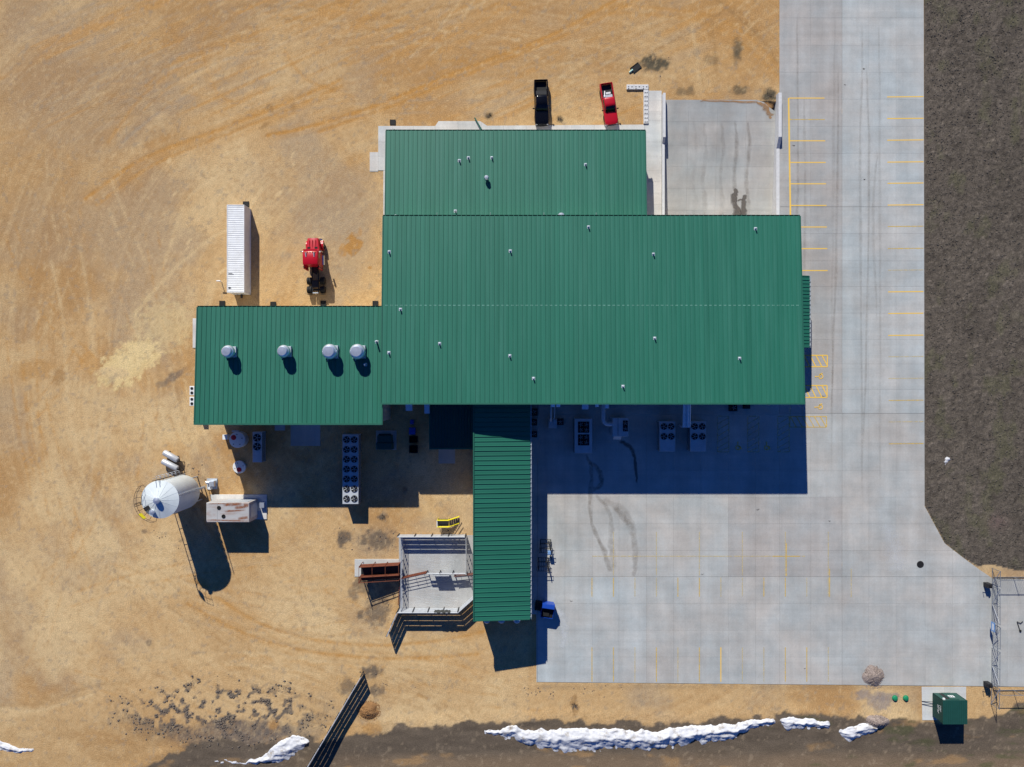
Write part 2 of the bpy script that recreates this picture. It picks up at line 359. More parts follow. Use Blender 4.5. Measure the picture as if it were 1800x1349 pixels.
def make_ground():
    def axis(a, b, st, far):
        c = list(np.arange(a, b + 1e-6, st)); d = st; x = c[-1]
        out = []
        while x < far: d *= 1.5; x += d; out.append(x)
        d = st; x = c[0]; lo = []
        while x > -far: d *= 1.5; x -= d; lo.append(x)
        return np.array(lo[::-1] + c + out)
    xs = axis(-74, 74, .2, 2500); ys = axis(-56, 56, .2, 2500)
    X, Y = np.meshgrid(xs, ys, indexing='ij'); nx, ny = X.shape
    px = X * 12.5 + 900; py = 674.5 - Y * 12.5
    field = inpoly(px, py, FIELD)
    Z = gz(px, py)
    # ---- albedo -------------------------------------------------------
    def c3(*a): return np.array(C(*a))[None, None, :]
    sand = c3(200, 165, 117); brown = c3(180, 140, 91); pale = c3(214, 186, 140); grey = c3(168, 149, 124); orange = c3(192, 142, 78); dark = c3(88, 80, 74)
    col = np.ones((nx, ny, 3)) * sand
    def mixc(c, a):
        nonlocal col
        a = np.clip(a, 0, 1)[..., None]; col = col * (1 - a) + c * a
    wx = px + 60 * (fbm(px / 150, py / 150, 3, 1) - .5); wy = py + 60 * (fbm(px / 150, py / 150, 3, 2) - .5)
    mixc(brown, sst(.46, .66, fbm(wx / 170, wy / 170, 4, 3)) * .9)
    mixc(grey, sst(.52, .72, fbm(wx / 120, wy / 120, 5, 4)) * .6)
    mixc(pale, sst(.52, .72, fbm(wx / 130, wy / 130, 5, 6)) * .8)
    # warm reddish-brown drive in the north
    mixc(brown, .75 * sst(260, 60, py) * sst(200, 700, px) * (.6 + .6 * fbm(px / 90, py / 40, 3, 30)))
    mixc(orange, .55 * sst(1180, 1260, px) * sst(190, 120, py) * fbm(px / 50, py / 50, 3, 31) * (px < 1372))
    mixc(brown * .82, .55 * sst(620, 150, px + py * .5) * (.5 + .7 * fbm(px / 80, py / 80, 4, 33)))
    mixc(pale, .4 * sst(900, 1050, py) * sst(.35, .6, fbm(px / 120, py / 60, 4, 34)) * (px < 930))
    # grey gravel around truck and corral
    for (cx, cy, rx, ry, a) in ((600, 430, 75, 110, .55), (480, 330, 80, 80, .25), (80, 120, 140, 160, .35), (170, 220, 160, 90, .3), (660, 960, 60, 50, .6), (650, 1090, 45, 45, .4), (860, 180, 110, 40, .25), (760, 925, 60, 22, .5), (300, 830, 40, 26, .4)):
        d = np.hypot((px - cx) / rx, (py - cy) / ry); mixc(grey, a * sst(1.1, .3, d + .5 * (fbm(px / 25, py / 25, 4, 8) - .5)))
    # loop of swept tracks round the yard
    dx = (px - 850) * .92; dy = py - 640; r = np.hypot(dx, dy) + 40 * (fbm(px / 200, py / 200, 2, 9) - .5); th = np.arctan2(dy, dx)
    for k, (rs, ts, am) in enumerate(((6, 4, .16), (17, 3.0, .14), (3.2, 6.0, .18), (34, 2.5, .16))):
        s = vn(r / rs, th * ts, 40 + k)
        wgt = sst(240, 380, r) * (px < 1372) * (py < 1290) * sst(.32, .62, fbm(px / 110, py / 110, 4, 44 + k))
        mixc(pale * 1.02, am * wgt * sst(.55, .9, s)); mixc(brown * .93, am * wgt * sst(.45, .1, s))
    # straight streaks, upper yard (tracks run ENE)
    u = px * cos(.42) - py * sin(.42); v = px * sin(.42) + py * cos(.42)
    s = vn(v / 5, u / 160, 50) * .5 + vn(v / 11, u / 240, 51) * .5
    wu = sst(340, 160, py) * sst(1372, 1180, px)
    wu = wu * sst(.3, .6, fbm(px / 130, py / 80, 4, 52)); mixc(orange, .6 * wu * sst(.55, .75, s)); mixc(grey * .98, .35 * wu * sst(.42, .25, s))
    tracks = [([(1100, -10), (960, 66), (800, 128), (660, 186), (540, 224), (470, 238)], 'o', .8), ([(1120, 0), (985, 66), (820, 132), (690, 186), (560, 232)], 'o', .55),
              ([(640, -10), (500, 40), (420, 70), (330, 110), (250, 170), (190, 250)], 'o', .4), ([(600, 140), (480, 190), (380, 230), (250, 280), (150, 350)], 'o', .6), ([(600, 152), (490, 200), (400, 236), (270, 290), (170, 360)], 'o', .5),
              ([(350, 80), (380, 160), (410, 180)], 'o', .35), ([(500, 90), (540, 140), (620, 170)], 'o', .45),
              ([(1090, 10), (1230, 24), (1310, 60), (1372, 120)], 'o', .45), ([(1080, 22), (1220, 36), (1300, 74), (1372, 140)], 'o', .4), ([(1260, 0), (1330, 60), (1368, 110)], 'd', .45),
              ([(340, 1020), (430, 1082), (520, 1118), (640, 1134), (760, 1128), (850, 1110)], 'o', .5), ([(330, 1062), (440, 1118), (560, 1148), (700, 1158), (840, 1150)], 'o', .55),
              ([(90, 460), (110, 560), (120, 700), (150, 850), (230, 1000), (330, 1100)], 'p', .35), ([(140, 430), (160, 560), (170, 700), (200, 840), (280, 980), (400, 1080)], 'p', .3),
              ([(0, 1246), (60, 1250), (110, 1238), (160, 1222)], 'p', .5), ([(0, 1240), (80, 1236), (150, 1210), (230, 1200)], 'd', .25),
              ([(460, 330), (420, 390), (370, 420), (300, 480), (230, 560)], 'p', .45), ([(390, 305), (330, 350), (300, 430), (285, 470)], 'p', .4),
              ([(215, 250), (270, 205), (330, 170)], 'g', .5), ([(1230, 150), (1225, 100), (1215, 40)], 'p', .35), ([(1262, 150), (1256, 90), (1250, 30)], 'd', .3)]
    rt = random.Random(42)
    def along(cx, cy, ang, L, bend):
        pts = []; x, y, a = cx, cy, ang
        for q in range(9): pts.append((x, y)); x += cos(a) * L / 8; y += sin(a) * L / 8; a += bend / 8
        return pts
    for q in range(150):
        z_ = rt.random()
        if z_ < .5: x, y = rt.uniform(60, 1330), rt.uniform(-10, 210); a = -rt.gauss(.38, .22)
        elif z_ < .72: x, y = rt.uniform(20, 330), rt.uniform(250, 900); a = 1.5 + rt.gauss(0, .25)
        else: x, y = rt.uniform(100, 700), rt.uniform(960, 1190); a = rt.gauss(.25, .25)
        L_ = rt.uniform(120, 420); bd = rt.gauss(0, .35); k_ = rt.choice('oopdpg'); al = rt.uniform(.3, .62)
        for off in (0, 22): tracks.append((along(x - sin(a) * off, y + cos(a) * off, a, L_, bd), k_ + 't', al))
    cc = {'o': orange * .97, 'd': brown * .72, 'p': pale, 'g': grey}
    for pts, k, a in tracks:
        if len(k) == 2:
            xa, xb_ = min(p[0] for p in pts) - 9, max(p[0] for p in pts) + 9; ya, yb_ = min(p[1] for p in pts) - 9, max(p[1] for p in pts) + 9
            i0, i1 = np.searchsorted(xs, ((xa - 900) * .08, (xb_ - 900) * .08)); j0, j1 = np.searchsorted(ys, ((674.5 - yb_) * .08, (674.5 - ya) * .08))
            if i1 <= i0 or j1 <= j0: continue
            sl_ = (slice(i0, i1), slice(j0, j1)); d = pdist(px[sl_], py[sl_], pts)
            wob = sst(.3, .65, fbm(px[sl_] / 18, py[sl_] / 18, 3, 63)) * (.7 + .3 * np.cos(d * 3))
            am = np.clip(a * wob * np.exp(-(d / 2.6) ** 2), 0, 1)[..., None]; col[sl_] = col[sl_] * (1 - am) + cc[k[0]] * am
            Z[sl_] -= .012 * a * np.exp(-(d / 2.6) ** 2); continue
        sp = spline(pts, 8); d = pdist(px, py, sp)
        wob = .35 + .9 * fbm(px / 14, py / 14, 3, 61)
        mixc(cc[k], 1.7 * a * wob * np.exp(-(d / 4.0) ** 2) + a * .35 * wob * np.exp(-(np.abs(d - 9) / 3) ** 2))
        Z = Z - .02 * a * np.exp(-(d / 3.5) ** 2)
    def patch(c, cx, cy, rx, ry, a, sd, rot=0, hard=.5, sc=16):
        ux = (px - cx) * cos(rot) + (py - cy) * sin(rot); uy = -(px - cx) * sin(rot) + (py - cy) * cos(rot)
        d = np.hypot(ux / rx, uy / ry) + 1.1 * (fbm(px / sc, py / sc, 4, sd) - .5)
        mixc(c, a * sst(1.0, 1.0 - hard, d))
    patch(c3(224, 198, 142), 225, 640, 66, 34, .9, 70, -.5, .25, 7); patch(c3(218, 194, 144), 290, 570, 70, 60, .55, 71, 0, .6, 7); patch(c3(226, 202, 150), 240, 625, 50, 20, .6, 172, -.6, .3, 4); patch(pale, 200, 655, 36, 14, .7, 72)
    patch(orange * .85, 60, 650, 52, 22, .5, 73); patch(brown * .8, 104, 660, 14, 22, .7, 74, 0, .4); patch(orange, 155, 640, 18, 26, .5, 75)
    patch(c3(110, 100, 92), 305, 662, 30, 10, .7, 76, -.55); patch(c3(120, 112, 100), 285, 676, 14, 7, .5, 77)
    patch(orange * .86, 622, 430, 15, 19, .95, 78, .15, .25, 9); patch(orange * .9, 603, 441, 8, 12, .7, 79, 0, .4, 9); patch(orange * .85, 650, 471, 6, 5, .8, 80); patch(orange * .9, 633, 408, 5, 12, .5, 81)
    for q in range(14): patch(pale * 1.06, random.uniform(280, 520), random.uniform(260, 520), random.uniform(4, 12), random.uniform(2, 5), .6, 82 + q, random.uniform(-1.2, -.4))
    patch(brown * .72, 475, 190, 9, 9, .6, 100, .4, .4, 7); patch(brown * .72, 466, 220, 14, 5, .6, 101, -.5, .4, 7); patch(brown * .75, 515, 188, 4, 10, .5, 102)
    for cx, cy, rx, ry, a in ((1150, 112, 26, 14, .8), (1296, 85, 9, 16, .6), (1294, 100, 7, 12, .5), (1212, 160, 10, 9, .5), (1196, 160, 8, 7, .45), (1300, 158, 16, 8, .6), (1352, 168, 14, 12, .8), (1250, 105, 14, 9, .3), (985, 210, 8, 7, .7), (860, 204, 7, 6, .7)):
        patch(c3(92, 84, 68), cx, cy, rx * 1.3, ry * 1.3, min(1, a * 1.3), int(cx), 0, .6, 8)
    # dark dirt round the corral and silo
    for cx, cy, rx, ry, a in ((605, 945, 14, 18, .75), (672, 908, 9, 8, .7), (665, 950, 34, 22, .65), (640, 1025, 20, 20, .55), (665, 1075, 26, 28, .6), (632, 1083, 10, 8, .7), (680, 1040, 20, 20, .5), (622, 1043, 10, 12, .5), (712, 862, 5, 6, .6),
                              (655, 1180, 22, 12, .7), (612, 1208, 16, 18, .55), (660, 1215, 16, 12, .6), (320, 950, 8, 5, .4), (255, 935, 6, 4, .5), (262, 1130, 6, 6, .5)):
        patch(c3(100, 90, 80), cx, cy, rx * 1.15, ry * 1.15, min(1, a * 1.25), int(cx + cy), 0, .55, 7)
    # speckled dark spread, lower left
    reg = sst(1.15, .5, np.hypot((px - 390) / 200, (py - 1255) / 62))
    sp = fbm(px / 9, py / 9, 4, 120)
    gate = fbm(px / 46, py / 30, 3, 121)
    mixc(c3(100, 93, 87), .95 * reg * sst(.45, .55, sp + .22 * (gate - .5) + .0026 * (py - 1250)))
    mixc(c3(104, 96, 90), .85 * sst(1.1, .5, np.hypot((px - 430) / 150, (py - 1292) / 26) + .9 * (fbm(px / 20, py / 14, 4, 122) - .5)))
    # sandy heap by the board fence, brown margin
    patch(c3(214, 178, 110), 648, 1252, 20, 16, .9, 130, 0, .4); patch(orange * .8, 650, 1280, 24, 16, .6, 131); patch(orange * .95, 480, 1275, 12, 10, .6, 132)
    patch(brown * .7, 1010, 1240, 9, 20, .7, 133, 0, .4, 7)
    mixc(brown * .8, .7 * sst(1245, 1290, py) * sst(560, 180, px) * fbm(px / 40, py / 14, 4, 134))
    for cx, cy, rx, ry in ((1560, 1225, 30, 9), (1545, 1235, 26, 20), (1520, 1222, 22, 12)): patch(c3(150, 138, 130), cx, cy, rx, ry, .8, int(cx), 0, .5, 6)
    mixc(c3(140, 122, 96), .55 * sst(8, 0, np.abs(py - 1208)) * (px > 940) * (px < 1640) * fbm(px / 30, py / 10, 3, 140))
    # dark soil in the south
    e = soil_edge(px) + 34 * (fbm(px / 24, py / 24, 5, 150) - .5)
    sm = sst(-2, 3, py - e)
    sc_ = c3(106, 94, 80) * (0.72 + .55 * fbm(px / 30, py / 9, 4, 151))[..., None]
    mixc(sc_, sm)
    mixc(c3(132, 112, 90), .8 * sst(1318, 1345, py + 14 * (fbm(px / 60, py / 20, 3, 152) - .5)) * sm * sst(300, 800, px))
    mixc(c3(168, 134, 92), sm * .6 * sst(.64, .76, fbm(px / 60, py / 22, 4, 153)))
    mixc(c3(86, 90, 58), sm * .6 * sst(.6, .75, fbm(px / 50, py / 14, 4, 154)) * (px > 1350))
    fl = fbm(px / 5, py / 5, 3, 162); ns = (~field) * (1 - sm); mixc(pale * 1.04, .3 * sst(.6, .8, fl) * ns); mixc(brown * .85, .3 * sst(.42, .25, fl) * ns)
    # grey-tan spots
    mixc(grey * .86, .5 * sst(.66, .78, fbm(px / 7, py / 7, 3, 160)) * (~field))
    # ---- field
    f = fbm(px / 3.3, py / 3.3, 3, 170); f2 = fbm(px / 60, py / 90, 4, 171); f3 = fbm(px / 14, py / 14, 3, 172)
    fc = c3(95, 87, 78) * (.66 + .62 * f + .25 * (f3 - .5))[..., None] * (.86 + .3 * f2)[..., None]
    fc = fc * (1 + .22 * (fbm(px / 22, py / 200, 3, 175) - .5) + .5 * sst(.62, .8, fbm(px / 6, py / 3, 3, 176)) - .35 * sst(.6, .75, fbm(px / 5, py / 8, 3, 177)))[..., None]
    g2 = np.clip(sst(.55, .75, fbm(px / 26, py / 40, 4, 173)) * .45, 0, 1)[..., None]
    fc = fc * (1 - g2) + c3(92, 92, 66) * g2
    col = np.where(field[..., None], fc, col)
    patchf = np.exp(-(np.hypot((px - 1752) / 18, (py - 918) / 13)) ** 2) * field
    mixc(c3(110, 94, 88), .8 * patchf)
    Zf = .02 + .16 * (f - .35) + .1 * (f3 - .5)
    edge = sst(1625, 1633, px) * sst(0, 8, 1004 - py)
    Z = np.where(field, np.where(px > 1640, Zf, Zf * edge) * sst(0, 10, pdist(px, py, FIELD[1:9])) - .01, Z)
    far = (np.abs(X) > 76) | (np.abs(Y) > 58); Z = np.where(far, np.minimum(Z, 0) * .5 - .02, Z)
    idx = np.arange(nx * ny).reshape(nx, ny)
    quads = np.stack([idx[:-1, :-1], idx[1:, :-1], idx[1:, 1:], idx[:-1, 1:]], -1).reshape(-1, 4)
    cpx = (px[:-1, :-1] + px[1:, 1:]).ravel() / 2; cpy = (py[:-1, :-1] + py[1:, 1:]).ravel() / 2
    fmask = inpoly(cpx, cpy, FIELD)
    V = np.stack([X, Y, Z], -1).reshape(-1, 3); Cc = np.concatenate([col.reshape(-1, 3), np.ones((nx * ny, 1))], 1)
    def emit(name, q, m, label_kind='structure'):
        used, inv = np.unique(q, return_inverse=True); q = inv.reshape(-1, 4)
        me = bpy.data.meshes.new(name); me.vertices.add(len(used)); me.vertices.foreach_set('co', V[used].ravel())
        me.loops.add(len(q) * 4); me.loops.foreach_set('vertex_index', q.ravel().astype(np.int32))
        me.polygons.add(len(q)); me.polygons.foreach_set('loop_start', np.arange(0, len(q) * 4, 4, dtype=np.int32))
        me.polygons.foreach_set('use_smooth', np.ones(len(q), bool))
        me.update(calc_edges=True)
        ca = me.color_attributes.new('Col', 'FLOAT_COLOR', 'POINT'); ca.data.foreach_set('color', Cc[used].ravel())
        me.materials.append(m); o = bpy.data.objects.new(name, me); COL.objects.link(o); o['kind'] = label_kind; return o
    def gmat(name, a1, a2, bump, sc):
        m, n, b, out = new_mat(name); L = n.links.new
        at = N(n, 'ShaderNodeAttribute', attribute_name='Col'); geo = N(n, 'ShaderNodeNewGeometry')
        t1 = N(n, 'ShaderNodeTexNoise', Scale=sc, Detail=3.0, Roughness=0.7); L(geo.outputs['Position'], t1.inputs['Vector'])
        t2 = N(n, 'ShaderNodeTexNoise', Scale=1.1, Detail=6.0, Roughness=0.75); L(geo.outputs['Position'], t2.inputs['Vector'])
        def mr(t, a):
            r = N(n, 'ShaderNodeMapRange'); r.inputs[1].default_value = .32; r.inputs[2].default_value = .68; r.inputs[3].default_value = 1 - a; r.inputs[4].default_value = 1 + a; L(t.outputs[0], r.inputs[0]); return r.outputs[0]
        q = N(n, 'ShaderNodeMath', operation='MULTIPLY'); L(mr(t1, a1), q.inputs[0]); L(mr(t2, a2), q.inputs[1])
        vm = N(n, 'ShaderNodeVectorMath', operation='SCALE'); L(at.outputs['Color'], vm.inputs[0]); L(q.outputs[0], vm.inputs['Scale'])
        L(vm.outputs[0], b.inputs['Base Color']); b.inputs['Roughness'].default_value = .95; b.inputs['Specular IOR Level'].default_value = .15
        bp = N(n, 'ShaderNodeBump', Strength=.7, Distance=bump); L(t1.outputs[0], bp.inputs['Height']); L(bp.outputs[0], b.inputs['Normal'])
        return m
    emit('ground', quads[~fmask], gmat('gravel_yard', .24, .09, .05, 7.0))
    emit('field', quads[fmask], gmat('bare_field', .45, .18, .07, 6.5))
make_ground()

# ================================================================== PAVEMENTS
def clip_half(poly, a, b, c):
    out = []
    for i in range(len(poly)):
        p, q = poly[i], poly[(i + 1) % len(poly)]; dp = a * p[0] + b * p[1] - c; dq = a * q[0] + b * q[1] - c
        if dp <= 0: out.append(p)
        if (dp < 0 < dq) or (dq < 0 < dp):
            t = dp / (dp - dq); out.append((p[0] + (q[0] - p[0]) * t, p[1] + (q[1] - p[1]) * t))
    return out
def area(p): return abs(sum(p[i][0] * p[(i + 1) % len(p)][1] - p[(i + 1) % len(p)][0] * p[i][1] for i in range(len(p)))) / 2
def clip_rect(poly, x0, y0, x1, y1):
    for a, b, c in ((-1, 0, -x0), (1, 0, x1), (0, -1, -y0), (0, 1, y1)):
        if len(poly) < 3: return []
        poly = clip_half(poly, a, b, c)
    return poly
def pavement(name, polys, xs, ys, ztop, m, gap=.007, wide=(), thick=.2, drop=.035):
    """polys in photo px on the ground; slabs cut at joint lines xs, ys; each slab an object"""
    base = MB(); zt = ztop if callable(ztop) else (lambda x, y: ztop)
    W = [[P(x, y)[:2] for x, y in pl] for pl in polys]
    for pl in W: base.prism(pl, lambda x, y: zt(x, y) - thick - drop - .3, lambda x, y: zt(x, y) - drop)
    root = base.build(name, M['subbase']); tag(root, kind='structure')
    k = 0
    for pl in W:
        for i in range(len(xs) - 1):
            for j in range(len(ys) - 1):
                gx0 = gap * (2.6 if xs[i] in wide else 1); gx1 = gap * (2.6 if xs[i + 1] in wide else 1)
                gy0 = gap * (2.6 if ys[j] in wide else 1); gy1 = gap * (2.6 if ys[j + 1] in wide else 1)
                q = clip_rect(pl, PX(xs[i]) + gx0, PY(ys[j + 1]) + gy1, PX(xs[i + 1]) - gx1, PY(ys[j]) - gy0)
                if len(q) < 3 or area(q) < .03: continue
                mm = m
                if name == 'concrete_pavement':
                    if ys[j + 1] <= 727: mm = M['concrete_warm'] if xs[i] < 1480 else M['concrete_cool']
                    elif ys[j] < 1014 and 1270 < xs[i] < 1430 and ys[j] >= 874: mm = M['concrete_warm']
                    elif ys[j] >= 1014 and xs[i] < 1270: mm = M['concrete_cool'] if xs[i] < 1090 else M['concrete']
                MB().prism(q, lambda x, y: zt(x, y) - thick, zt).build('slab', mm, root); k += 1
    return root
main_poly = [(1370, -210), (1623, -210), (1625, 890), (1660, 955), (1692, 980), (1722, 1002), (1745, 1017), (1860, 1019), (1860, 1208), (1700, 1206), (943, 1199), (943, 1080), (931, 1080), (931, 700), (1370, 700)]
xsm = [930, 945, 993, 1041, 1088, 1136, 1184, 1232, 1280, 1328, 1370, 1425, 1480, 1527, 1575, 1626, 1674, 1722, 1770, 1818, 1870]
ysm = [-80, 32, 80, 127.5, 175, 222.5, 270, 317, 364, 411, 459, 504, 551, 597, 640, 685, 727, 779, 827, 874, 921, 968, 1014, 1061, 1108, 1155, 1215]
ysm = [-220, -158, -110, -64, -16] + ysm[1:]
drive = pavement('concrete_pavement', [main_poly], xsm, ysm, .04, M['concrete'], wide=(1480, 1014, 727, 364, 945))
pad = pavement('shed_apron', [[(1620, 1207.5), (1698, 1207.5), (1698, 1266), (1621, 1266)]], [1600, 1660, 1720], [1200, 1236, 1280], .035, M['concrete_light'])
def dock_z(x, y):
    q = 674.5 - y * 12.5
    return float(np.interp(q, (176, 385), (.03, -1.7)))
dock = pavement('dock_ramp', [[(1170, 176), (1330, 176), (1343, 180), (1352, 188), (1364, 196), (1364, 384.9), (1170, 384.9)]], [1160, 1211, 1262, 1313, 1370], [150, 213, 253, 290, 327, 365, 390], dock_z, M['concrete'])
walk = pavement('sidewalk', [[(665, 222), (765, 222), (771, 213.5), (844, 213.5), (856, 221.5), (1133, 219.5), (1133, 250), (665, 250)], [(665, 250.3), (688, 250.3), (688, 300), (665, 300)], [(650, 268), (664.8, 268), (664.8, 302), (650, 302)],
                 [(674, 300.3), (688, 300.3), (688, 402), (674, 402)], [(1133.3, 160), (1162.8, 160), (1162.8, 402), (1126, 402), (1126, 250.3), (1133.3, 250.3)]],
                [640, 664.9, 690, 727, 765, 805, 846, 885, 925, 965, 1005, 1045, 1089, 1133.1, 1164], [150, 178, 196, 212, 250.1, 275, 300.1, 320, 340, 360, 380, 410], .05, M['concrete_light'])
def slab_thing(name, x0, y0, x1, y1, z, label, m='concrete_light', cat='concrete pad'):
    o = MB().cham(PX(x0), PY(y1), -.25, PX(x1), PY(y0), z, .02).build(name, M[m], None, (PX((x0 + x1) / 2), PY((y0 + y1) / 2), 0)); return tag(o, label, cat)
slab_thing('concrete_pad', 511, 730, 563, 784, .06, 'large square concrete pad in shade beside the long fan condenser', 'concrete')
slab_thing('concrete_pad', 483, 735, 501, 757, .05, 'small concrete stoop at the west wing south wall', 'concrete')
slab_thing('concrete_pad', 771, 786, 800, 815, .05, 'square concrete stoop in front of the low lean-to annex', 'concrete')
slab_thing('concrete_pad', 339, 560, 347, 612, .08, 'narrow white concrete strip along the west wing wall', 'concrete_light')
# painted markings ------------------------------------------------------
LZ = 0.0
def pline(x0, y0, x1, y1, m='line', wd=.14, par=None, z=.044):
    global LZ
    LZ += .00012; z = .044 + LZ
    a, b = P(x0, y0), P(x1, y1); d = (b[0] - a[0], b[1] - a[1]); L = hypot(*d)
    nx, ny = -d[1] / L * wd / 2, d[0] / L * wd / 2
    mb = MB(); mb.add([(a[0] + nx, a[1] + ny, z), (a[0] - nx, a[1] - ny, z), (b[0] - nx, b[1] - ny, z), (b[0] + nx, b[1] + ny, z)], [(0, 1, 2, 3)])
    return mb.build('parking_line', M[m], par or drive, attr=True)
pline(1386, 173, 1389.5, 396, 'line', .22)
for i, y in enumerate((173, 210.6, 248, 286, 323.6, 361.6, 399.5, 437.5, 476)): pline(1388 if i else 1387, y, 1449 + i * .7, y, 'line' if i != 1 else 'line_worn')
for y, m in ((171, 'line'), (209, 'line'), (247, 'line'), (285.5, 'line'), (322.7, 'line'), (361, 'line'), (398.7, 'line_worn'), (437.5, 'line_worn'), (475.5, 'line_faint'), (513.5, 'line'), (551.5, 'line'), (590, 'line'), (627.5, 'line_faint'), (665.8, 'line_faint'), (704.3, 'line_worn'), (742, 'line_faint'), (780.5, 'line_worn')):
    pline(1559 + (y - 171) * .005, y, 1623, y - .6, m)
for i in range(15):
    x = 1040.5 + i * 37.75; AP = .12
    if x < 1470: pline(x, 1138, x, 1198.5, ('line_worn', 'line_worn', 'line_faint', 'line_worn', 'line_faint', 'line_worn', 'line', 'line_faint', 'line_faint', 'line_worn', 'line_worn', 'line_faint')[i % 12])
    if x < 1480: pline(x, 1015.5, x, 1049, ('line_worn', 'line_worn', 'line_faint', 'line_faint')[i % 4])
    if x < 1460 and i % 2: pline(x, 935, x, 1012, 'line_faint')
pline(1041, 978, 1415, 978, 'line_faint'); pline(1358, 978, 1406, 978, 'line_worn'); pline(1382, 955, 1382, 1013, 'line_worn'); pline(1458, 1000, 1458, 1050, 'line_worn'); pline(1496, 1000, 1496, 1050, 'line_faint')
def hatch(x0, y0, x1, y1, vert, m):
    for q in ((x0, y0, x1, y0), (x1, y0, x1, y1), (x1, y1, x0, y1), (x0, y1, x0, y0)): pline(*q, m, .15)
    if vert:
        y = y0 + 10
        while y < y1 + 4:
            pline(x0, min(y + 4, y1), x1, max(y - 8, y0), m, .15); y += 10.5
    else:
        x = x0 + 1
        while x < x1 - 3:
            pline(x, y0, min(x + 10.5, x1), y1 if x + 10.5 <= x1 else y0 + (y1 - y0) * (x1 - x) / 10.5, m, .15, z=.0445); x += 10.5
hatch(1261, 732, 1281, 794.6, True, 'line_faint'); hatch(1314, 732, 1333.5, 794.6, True, 'line_faint'); hatch(1367, 732, 1387, 794.6, True, 'line_faint')
hatch(1391, 625, 1454, 645, False, 'line'); hatch(1391, 678, 1453.5, 699, False, 'line'); hatch(1388, 732.5, 1452.6, 751, False, 'line_worn')
pline(1388.5, 640, 1388.5, 731, 'line_faint')
def wheelchair(px, py, rot):
    cx, cy, _ = P(px, py); mb = MB()
    def tp(x, y): return (cx + x * cos(rot) - y * sin(rot), cy + x * sin(rot) + y * cos(rot), .070)
    n = 16
    for k in range(n - 3):
        t0, t1 = 2 * pi * (k + 3) / n + .9, 2 * pi * (k + 4) / n + .9
        mb.add([tp(.36 * cos(t0), .36 * sin(t0)), tp(.24 * cos(t0), .24 * sin(t0)), tp(.24 * cos(t1), .24 * sin(t1)), tp(.36 * cos(t1), .36 * sin(t1))], [(0, 1, 2, 3)])
    def bar(x0, y0, x1, y1, wd):
        L = hypot(x1 - x0, y1 - y0); nx, ny = -(y1 - y0) / L * wd / 2, (x1 - x0) / L * wd / 2
        mb.add([tp(x0 + nx, y0 + ny), tp(x0 - nx, y0 - ny), tp(x1 - nx, y1 - ny), tp(x1 + nx, y1 + ny)], [(0, 1, 2, 3)])
    bar(-.02, .62, .0, .12, .12); bar(0, .12, .34, .1, .1); bar(.34, .12, .48, -.26, .1)
    mb.add([tp(-.03 + .1 * cos(2 * pi * k / 8), .74 + .1 * sin(2 * pi * k / 8)) for k in range(8)], [tuple(range(8))])
    mb.build('wheelchair_symbol', M['line'], drive, attr=True)
for x, y, r in ((1297, 787, 0), (1347.5, 787, 0), (1442.5, 662, pi / 2), (1441.7, 715.7, pi / 2)): wheelchair(x, y, r)
# stains (flat marks on the concrete)
def stain(pts, wd, m, par, alpha=1.0, z=.0415):
    sp = spline(pts, 6); n = len(sp); ww = np.interp(np.linspace(0, 1, n), np.linspace(0, 1, len(wd)), wd) if hasattr(wd, '__len__') else [wd] * n
    rr = random.Random(int(pts[0][0])); q = [P(x + rr.uniform(-1, 1), y + rr.uniform(-1, 1))[:2] for x, y in sp]
    MB().ribbon(q, [v * rr.uniform(.75, 1.3) for v in ww], z, alpha).build('stain', M[m], par, attr=True)
stain([(1030, 798), (1040, 830), (1037, 868), (1040, 920), (1062, 970), (1072, 1005)], [.4, .7, .7, .6, .8, .8], 'stain', drive, .6)
stain([(1036, 812), (1052, 826), (1058, 850), (1042, 860)], [.6, .9, .7, .8], 'stain', drive, .8, .0417)
stain([(1046, 868), (1072, 905), (1074, 960), (1080, 1000)], [.5, .8, .9, 1.2], 'stain', drive, .4, .0419)
stain([(1078, 890), (1112, 935), (1117, 985), (1113, 1014)], [.7, 1.3, .9, .6], 'stain', drive, .45, .0421)
stain([(1060, 880), (1090, 895), (1115, 930)], [.9, 1.5, 1.0], 'stain', drive, .35, .0423)
stain([(1090, 775), (1110, 790), (1117, 815), (1119, 850)], [.6, .7, .5, .3], 'wet', drive, .7)
stain([(972, 1062), (988, 1085), (992, 1110), (988, 1140)], [.5, 1.6, 1.3, .6], 'pale', drive, .8)
stain([(1556, 920), (1570, 960), (1578, 1005)], [1.5, 3.2, 3.0], 'pale', drive, .5)
def dz(o): return lambda x, y: dock_z(x, y) + o
for x, a in ((1242, .35), (1273, .4), (1297, .7), (1319, .75), (1225, .2)):
    stain([(x - 4, 212), (x + 1, 260), (x - 3, 310), (x + 2, 350), (x, 396)], [.4, .7, .6, .9, .9], 'stain', dock, a * .6, dz(.004))
stain([(1298, 328), (1297, 345), (1303, 365), (1306, 396)], [.8, 1.2, 1.5, 1.6], 'wet', dock, 1.0, dz(.006)); stain([(1314, 338), (1313, 360), (1316, 396)], [.5, .9, 1.3], 'wet', dock, 1.0, dz(.0075)); stain([(1302, 348), (1312, 346)], [.4, .3], 'wet', dock, 1.0, dz(.009))
stain([(1330, 179), (1346, 184), (1354, 198), (1357, 208)], [.5, 1.6, 1.2, .3], 'mudfilm', dock, 1.0, dz(.005)); stain([(1230, 177), (1290, 178), (1330, 179)], [.3, .5, .5], 'mudfilm', dock, .9, dz(.0045))
rs_ = random.Random(9)
